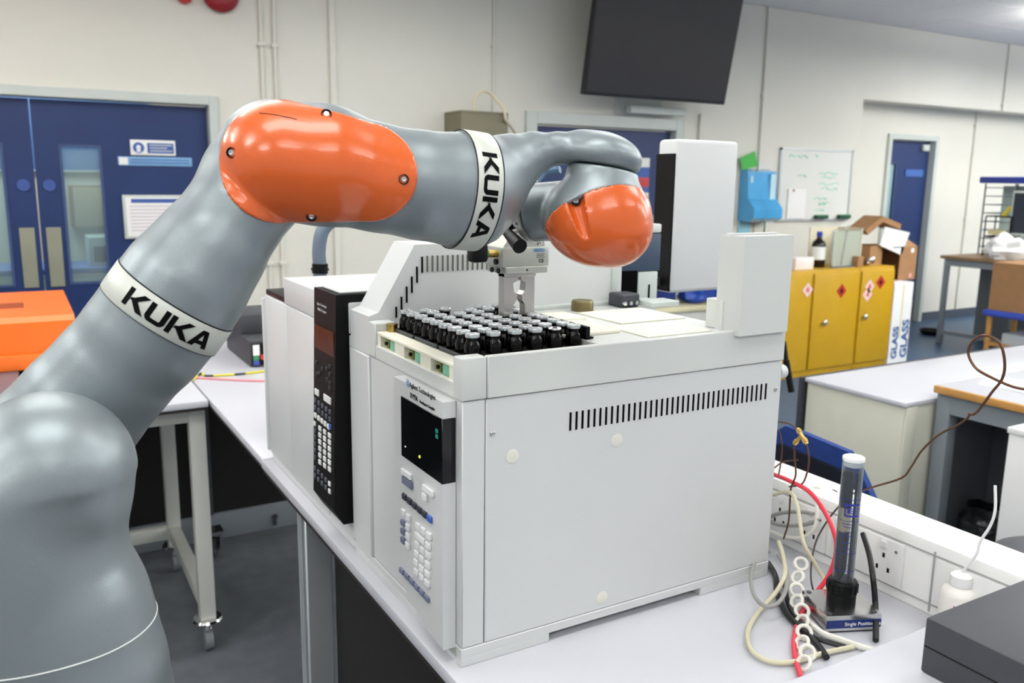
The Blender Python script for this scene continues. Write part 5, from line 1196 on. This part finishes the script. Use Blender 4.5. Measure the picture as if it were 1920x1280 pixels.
# crumpled white bags
def bag(label, c, r, sc, seed):
    bm = bmesh.new(); bmesh.ops.create_icosphere(bm, subdivisions=3, radius=1)
    rr = random.Random(seed); ph = [rr.uniform(0, 6) for _ in range(6)]
    for v in bm.verts:
        d = 1+.16*math.sin(5*v.co.x+ph[0])+.13*math.sin(6*v.co.y+ph[1])+.10*math.sin(9*v.co.z+ph[2])+.08*rr.uniform(-1, 1)
        v.co = Vector((v.co.x*r*sc[0]*d, v.co.y*r*sc[1]*d, max(v.co.z*r*sc[2]*d, -r*sc[2]*.55)))+Vector(c)
    me = bpy.data.meshes.new('plastic_bag'); bm.to_mesh(me); bm.free()
    return tag(link('plastic_bag', me, mat('bag_white', (236, 238, 238), .35), None, True, 25), label, 'bag')
k1 = pix(1890, 468, X=7.85); k2 = pix(1915, 475, X=7.78)
bag('crumpled white plastic bag on the wooden table in front of the monitor', (7.78, k1.y, .985), .15, (1, 1.1, 1), 4)
bag('crumpled white plastic bag at the right edge of the wooden table', (7.80, k2.y-.33, .975), .14, (1, 1.1, 1), 9)
tag(MB().lathe([(0.10, 0), (.13, .05), (.12, .055), (.10, .01)], (8.05, 4.62, 0.0), seg=20).build('black_cup', M_black, None, True), 'black bowl on the floor by the far door frame', 'bowl')

# ================================================================ desks on the right
dk = thing('white_cabinet', 'low cream sided cabinet with a white top behind the near bench', 'cabinet', (3.4, 1.3, 0))
M_creamy = mat('cream_laminate', (206, 206, 190), 0.45, var=.02)
bx('carcass', (2.525, 1.065, 0.0), (4.6, 1.555, 0.722), M_creamy, dk, .003)
bx('top', (2.515, 1.055, 0.722), (4.62, 1.565, 0.742), M_bench, dk, .004)
bx('end_panel', (2.50, 1.568, 0.0), (4.6, 1.584, 0.742), M_dgrey, dk)
bx('front_stile', (2.53, 1.057, 0.01), (2.60, 1.066, 0.72), M_creamy, dk, .002)
wd = thing('desk', 'white topped desk with a light wooden edge and grey steel frame', 'desk', (3.4, .4, 0))
DZ = 0.80
bx('top', (2.695, -0.35, DZ-.02), (4.2, 1.05, DZ), M_bench, wd, .002)
bx('wood_edge', (2.677, -0.35, DZ-.030), (2.695, 1.05, DZ-.001), M_wood, wd, .003)
bx('apron', (2.70, 0.66, DZ-.11), (2.72, 0.985, DZ-.030), M_grey, wd)
for x, y in ((2.70, 0.985), (2.70, -0.34), (4.1, 0.985), (4.1, -.34)): bx('leg', (x, y, 0), (x+.06, y+.06, DZ-.030), M_grey, wd, .003)
bx('modesty_panel', (3.10, -0.33, 0.05), (3.12, 1.025, 0.75), mat('panel_grey', (92, 95, 100), .55), wd)
bx('side_panel', (2.765, 1.028, 0.05), (4.09, 1.044, 0.76), MATS['panel_grey'], wd)
for i, (x, y, rz, lab) in enumerate(((3.0, .86, .3, 'loose white paper sheet on the wooden edged desk, partly under another'), (2.98, .74, .05, 'loose white paper sheet lying uppermost on the wooden edged desk'))):
    tag(MB().box((-.105, -.15, 0), (.105, .15, .0012), M=Matrix.Translation((x, y, DZ+.0005+.0014*i)) @ Matrix.Rotation(rz, 4, 'Z')).build('paper_sheet', M_paper), lab, 'paper')
wbx = thing('white_pedestal', 'white drawer pedestal at the right edge in front of the desk', 'pedestal', (2.7, .45, 0))
bx('carcass', (2.5, 0.10, 0.03), (2.84, 0.632, 0.735), M_paper, wbx, .004)
bx('top', (2.495, 0.095, 0.735), (2.845, 0.637, 0.757), M_paper, wbx, .003)
bx('plinth', (2.52, 0.12, 0.0), (2.82, 0.61, 0.03), M_dgrey, wbx)
bn = thing('waste_bin', 'black waste bin lined with a crumpled black bag under the desk', 'bin', (2.90, .86, 0))
MB().lathe([(0.10, 0), (0.125, 0.24), (0.13, 0.25), (0.12, 0.24), (0.09, 0.02)], (2.90, .86, 0), seg=26).build('tub', mat('bin_black', (34, 36, 40), .5), bn, True)
bm = bmesh.new(); rr = random.Random(5)
rings = []
for k in range(7):
    z = .12+.028*k; ring = []
    for i in range(40):
        a = 2*math.pi*i/40; r = .134+.009*math.sin(a*9+k)+rr.uniform(-.006, .006)-.004*k*(k > 4)
        ring.append(bm.verts.new((2.90+r*math.cos(a), .86+r*math.sin(a), z+.010*math.sin(a*5+1)*(k > 3))))
    rings.append(ring)
for a, b in zip(rings, rings[1:]):
    for i in range(40): bm.faces.new([a[i], a[(i+1) % 40], b[(i+1) % 40], b[i]])
me = bpy.data.meshes.new('liner'); bm.to_mesh(me); bm.free(); link('liner', me, mat('bag_black', (26, 27, 30), .22), bn, True, 180)
# blue chair
chs = thing('office_chair', 'blue upholstered chair with a dark back behind the socket trunking', 'chair', (1.35, .42, 0))
M_cb = mat('chair_blue', (28, 58, 128), .8, var=.08, scale=60, bump=.2); M_ck2 = mat('chair_shell', (14, 18, 34), .6)
def chp(y, z, x): return (x, y, z)
def back_panel(x0, th, inset, m, nm):
    prof = [(.545-inset, .60), (.56-inset, .80), (.535-inset, .945-inset), (.50-inset, .972-inset), (.30+inset, .958-inset), (.265+inset, .925-inset), (.19+inset, .82), (.14+inset, .66), (.16+inset, .60)]
    MB().prism([(x0, y, z) for y, z in prof], (th, 0, 0)).build(nm, m, chs)
back_panel(1.205, .018, 0.0, M_cb, 'back_cushion'); 
prof = [(.54, .60), (.55, .80), (.53, .915), (.50, .922), (.30, .908), (.262, .878), (.191, .82), (.141, .66), (.161, .60)]
MB().prism([(1.192, y, z) for y, z in prof], (.0125, 0, 0)).build('back_shell', M_ck2, chs)
bx('seat', (1.24, .12, .44), (1.70, .58, .52), M_cb, chs, .03, 3)
MB().box((1.21, .33, .46), (1.24, .39, .70)).build('back_bar', M_black, chs)
MB().cyl((1.47, .35, .10), (1.47, .35, .44), .03, seg=14).build('gas_lift', M_black, chs, True)
for k in range(5):
    a = 2*math.pi*k/5+.3; e = Vector((1.47+.29*math.cos(a), .35+.29*math.sin(a), .075))
    MB().cyl((1.47, .35, .115), e, .026, .016, 10).build('base_arm', M_black, chs, True)
    MB().cyl(e+Vector((-.02*math.sin(a), .02*math.cos(a), -.042)), e+Vector((.02*math.sin(a), -.02*math.cos(a), -.042)), .033, seg=14).build('castor', M_black, chs, True)
# dark stool seat behind the trunking
stl = thing('round_stool', 'round dark grey padded stool behind the white trunking', 'stool', (1.30, -.21, 0))
sc0 = (1.33, -0.185, .78)
MB().lathe([(0.06, 0.0), (0.155, 0.004), (0.17, 0.02), (0.165, 0.05), (0.13, 0.066), (0.02, 0.072)], sc0, seg=36).build('seat', mat('vinyl_dark', (70, 72, 78), .35), stl, True)
MB().cyl((1.33, -0.185, .06), (1.33, -0.185, .78), .028, seg=14).build('column', M_chrome, stl, True)
MB().lathe([(0.20, 0), (0.21, .01), (.06, .05), (.03, .06)], (1.33, -.185, 0), seg=30).build('foot_plate', M_black, stl, True)
# black strap by the yellow cabinet and blue bag behind the sampler
def blob(label, c, r, sc, seed, m):
    o = bag(label, c, r, sc, seed); o.data.materials.clear(); o.data.materials.append(m); o.name = 'blue_bag'; return o
sd = thing('side_counter', 'pale counter against the far wall behind the sampler', 'counter', (3.6, 4.5, 0))
bx('carcass', (2.9, 4.15, 0.0), (4.52, 4.6, 0.58), M_offw, sd, .004)
bx('worktop', (2.88, 4.12, 0.58), (4.53, 4.62, 0.62), mat('counter_top', (214, 206, 170), .5), sd, .003)
cc = pix(1310, 590, Y=4.25)
blob('crumpled blue plastic bag on the pale counter behind the sampler', (cc.x, 4.28, .70), .14, (1.3, .9, .9), 12, mat('bag_blue', (40, 76, 170), .35))
cc2 = pix(1243, 566, Y=4.3); 
tag(bx('navy_bin', (cc2.x-.12, 4.2, .621), (cc2.x+.05, 4.4, .95), mat('navy_plastic', (26, 44, 110), .4), None, .01), 'navy blue tub on the pale counter left of the blue bag', 'tub')
# dark strut by the sampler, seen at its rear right corner
tag(MB().cyl(pix(1474, 675, D=3.6), pix(1484, 735, D=3.6), .014, seg=10).cyl(pix(1470, 640, D=3.6), pix(1474, 675, D=3.6), .010, seg=10).build('chair_arm', M_black, chs, True))

# ================================================================ room behind the door panes
cn = thing('corridor_counter', 'pale counter seen through the tall door pane', 'counter', (0, 6.4, 0))
bx('carcass', (-1.9, 6.2, 0), (0.9, 6.8, .86), M_offw, cn, .003)
bx('worktop', (-1.92, 6.17, .86), (.92, 6.82, .90), mat('corridor_top', (90, 120, 190), .4), cn, .003)
def simple(name, label, cat, parts):
    t_ = thing(name, label, cat, parts[0][1])
    for nm, lo_, hi_, m in parts: bx(nm, lo_, hi_, m, t_, .004)
simple('corridor_cabinet', 'tan wall cabinet seen through the tall door pane', 'cabinet', [('body', (-.08, 7.0, 1.15), (.30, 7.4995, 1.50), M_card), ('door', (-.07, 6.985, 1.16), (.29, 7.0, 1.49), mat('tan_door', (196, 176, 140), .5))])
simple('corridor_instrument', 'grey instrument seen through the tall door pane', 'instrument', [('body', (-.03, 6.3, .90), (.28, 6.7, 1.12), M_trim), ('front', (0.0, 6.29, .93), (.2, 6.30, 1.05), M_dgrey)])
simple('pane_reflection', 'added blue board standing in for a reflection in the door pane', 'panel', [('board', (-.6, 7.46, 1.62), (.6, 7.495, 2.3), mat('reflection_blue', (96, 140, 205), .5)), ('frame', (-.61, 7.455, 1.61), (.61, 7.47, 1.63), M_trim)])  # blue board put in for the blue reflection at the pane top
simple('green_locker', 'green locker seen through the left door pane at the picture edge', 'locker', [('body', (-1.35, 5.6, .0), (-.90, 6.0, 1.5), mat('locker_green', (130, 190, 110), .5)), ('door', (-1.33, 5.59, .9), (-.92, 5.60, 1.48), mat('locker_pale', (206, 216, 160), .5))])
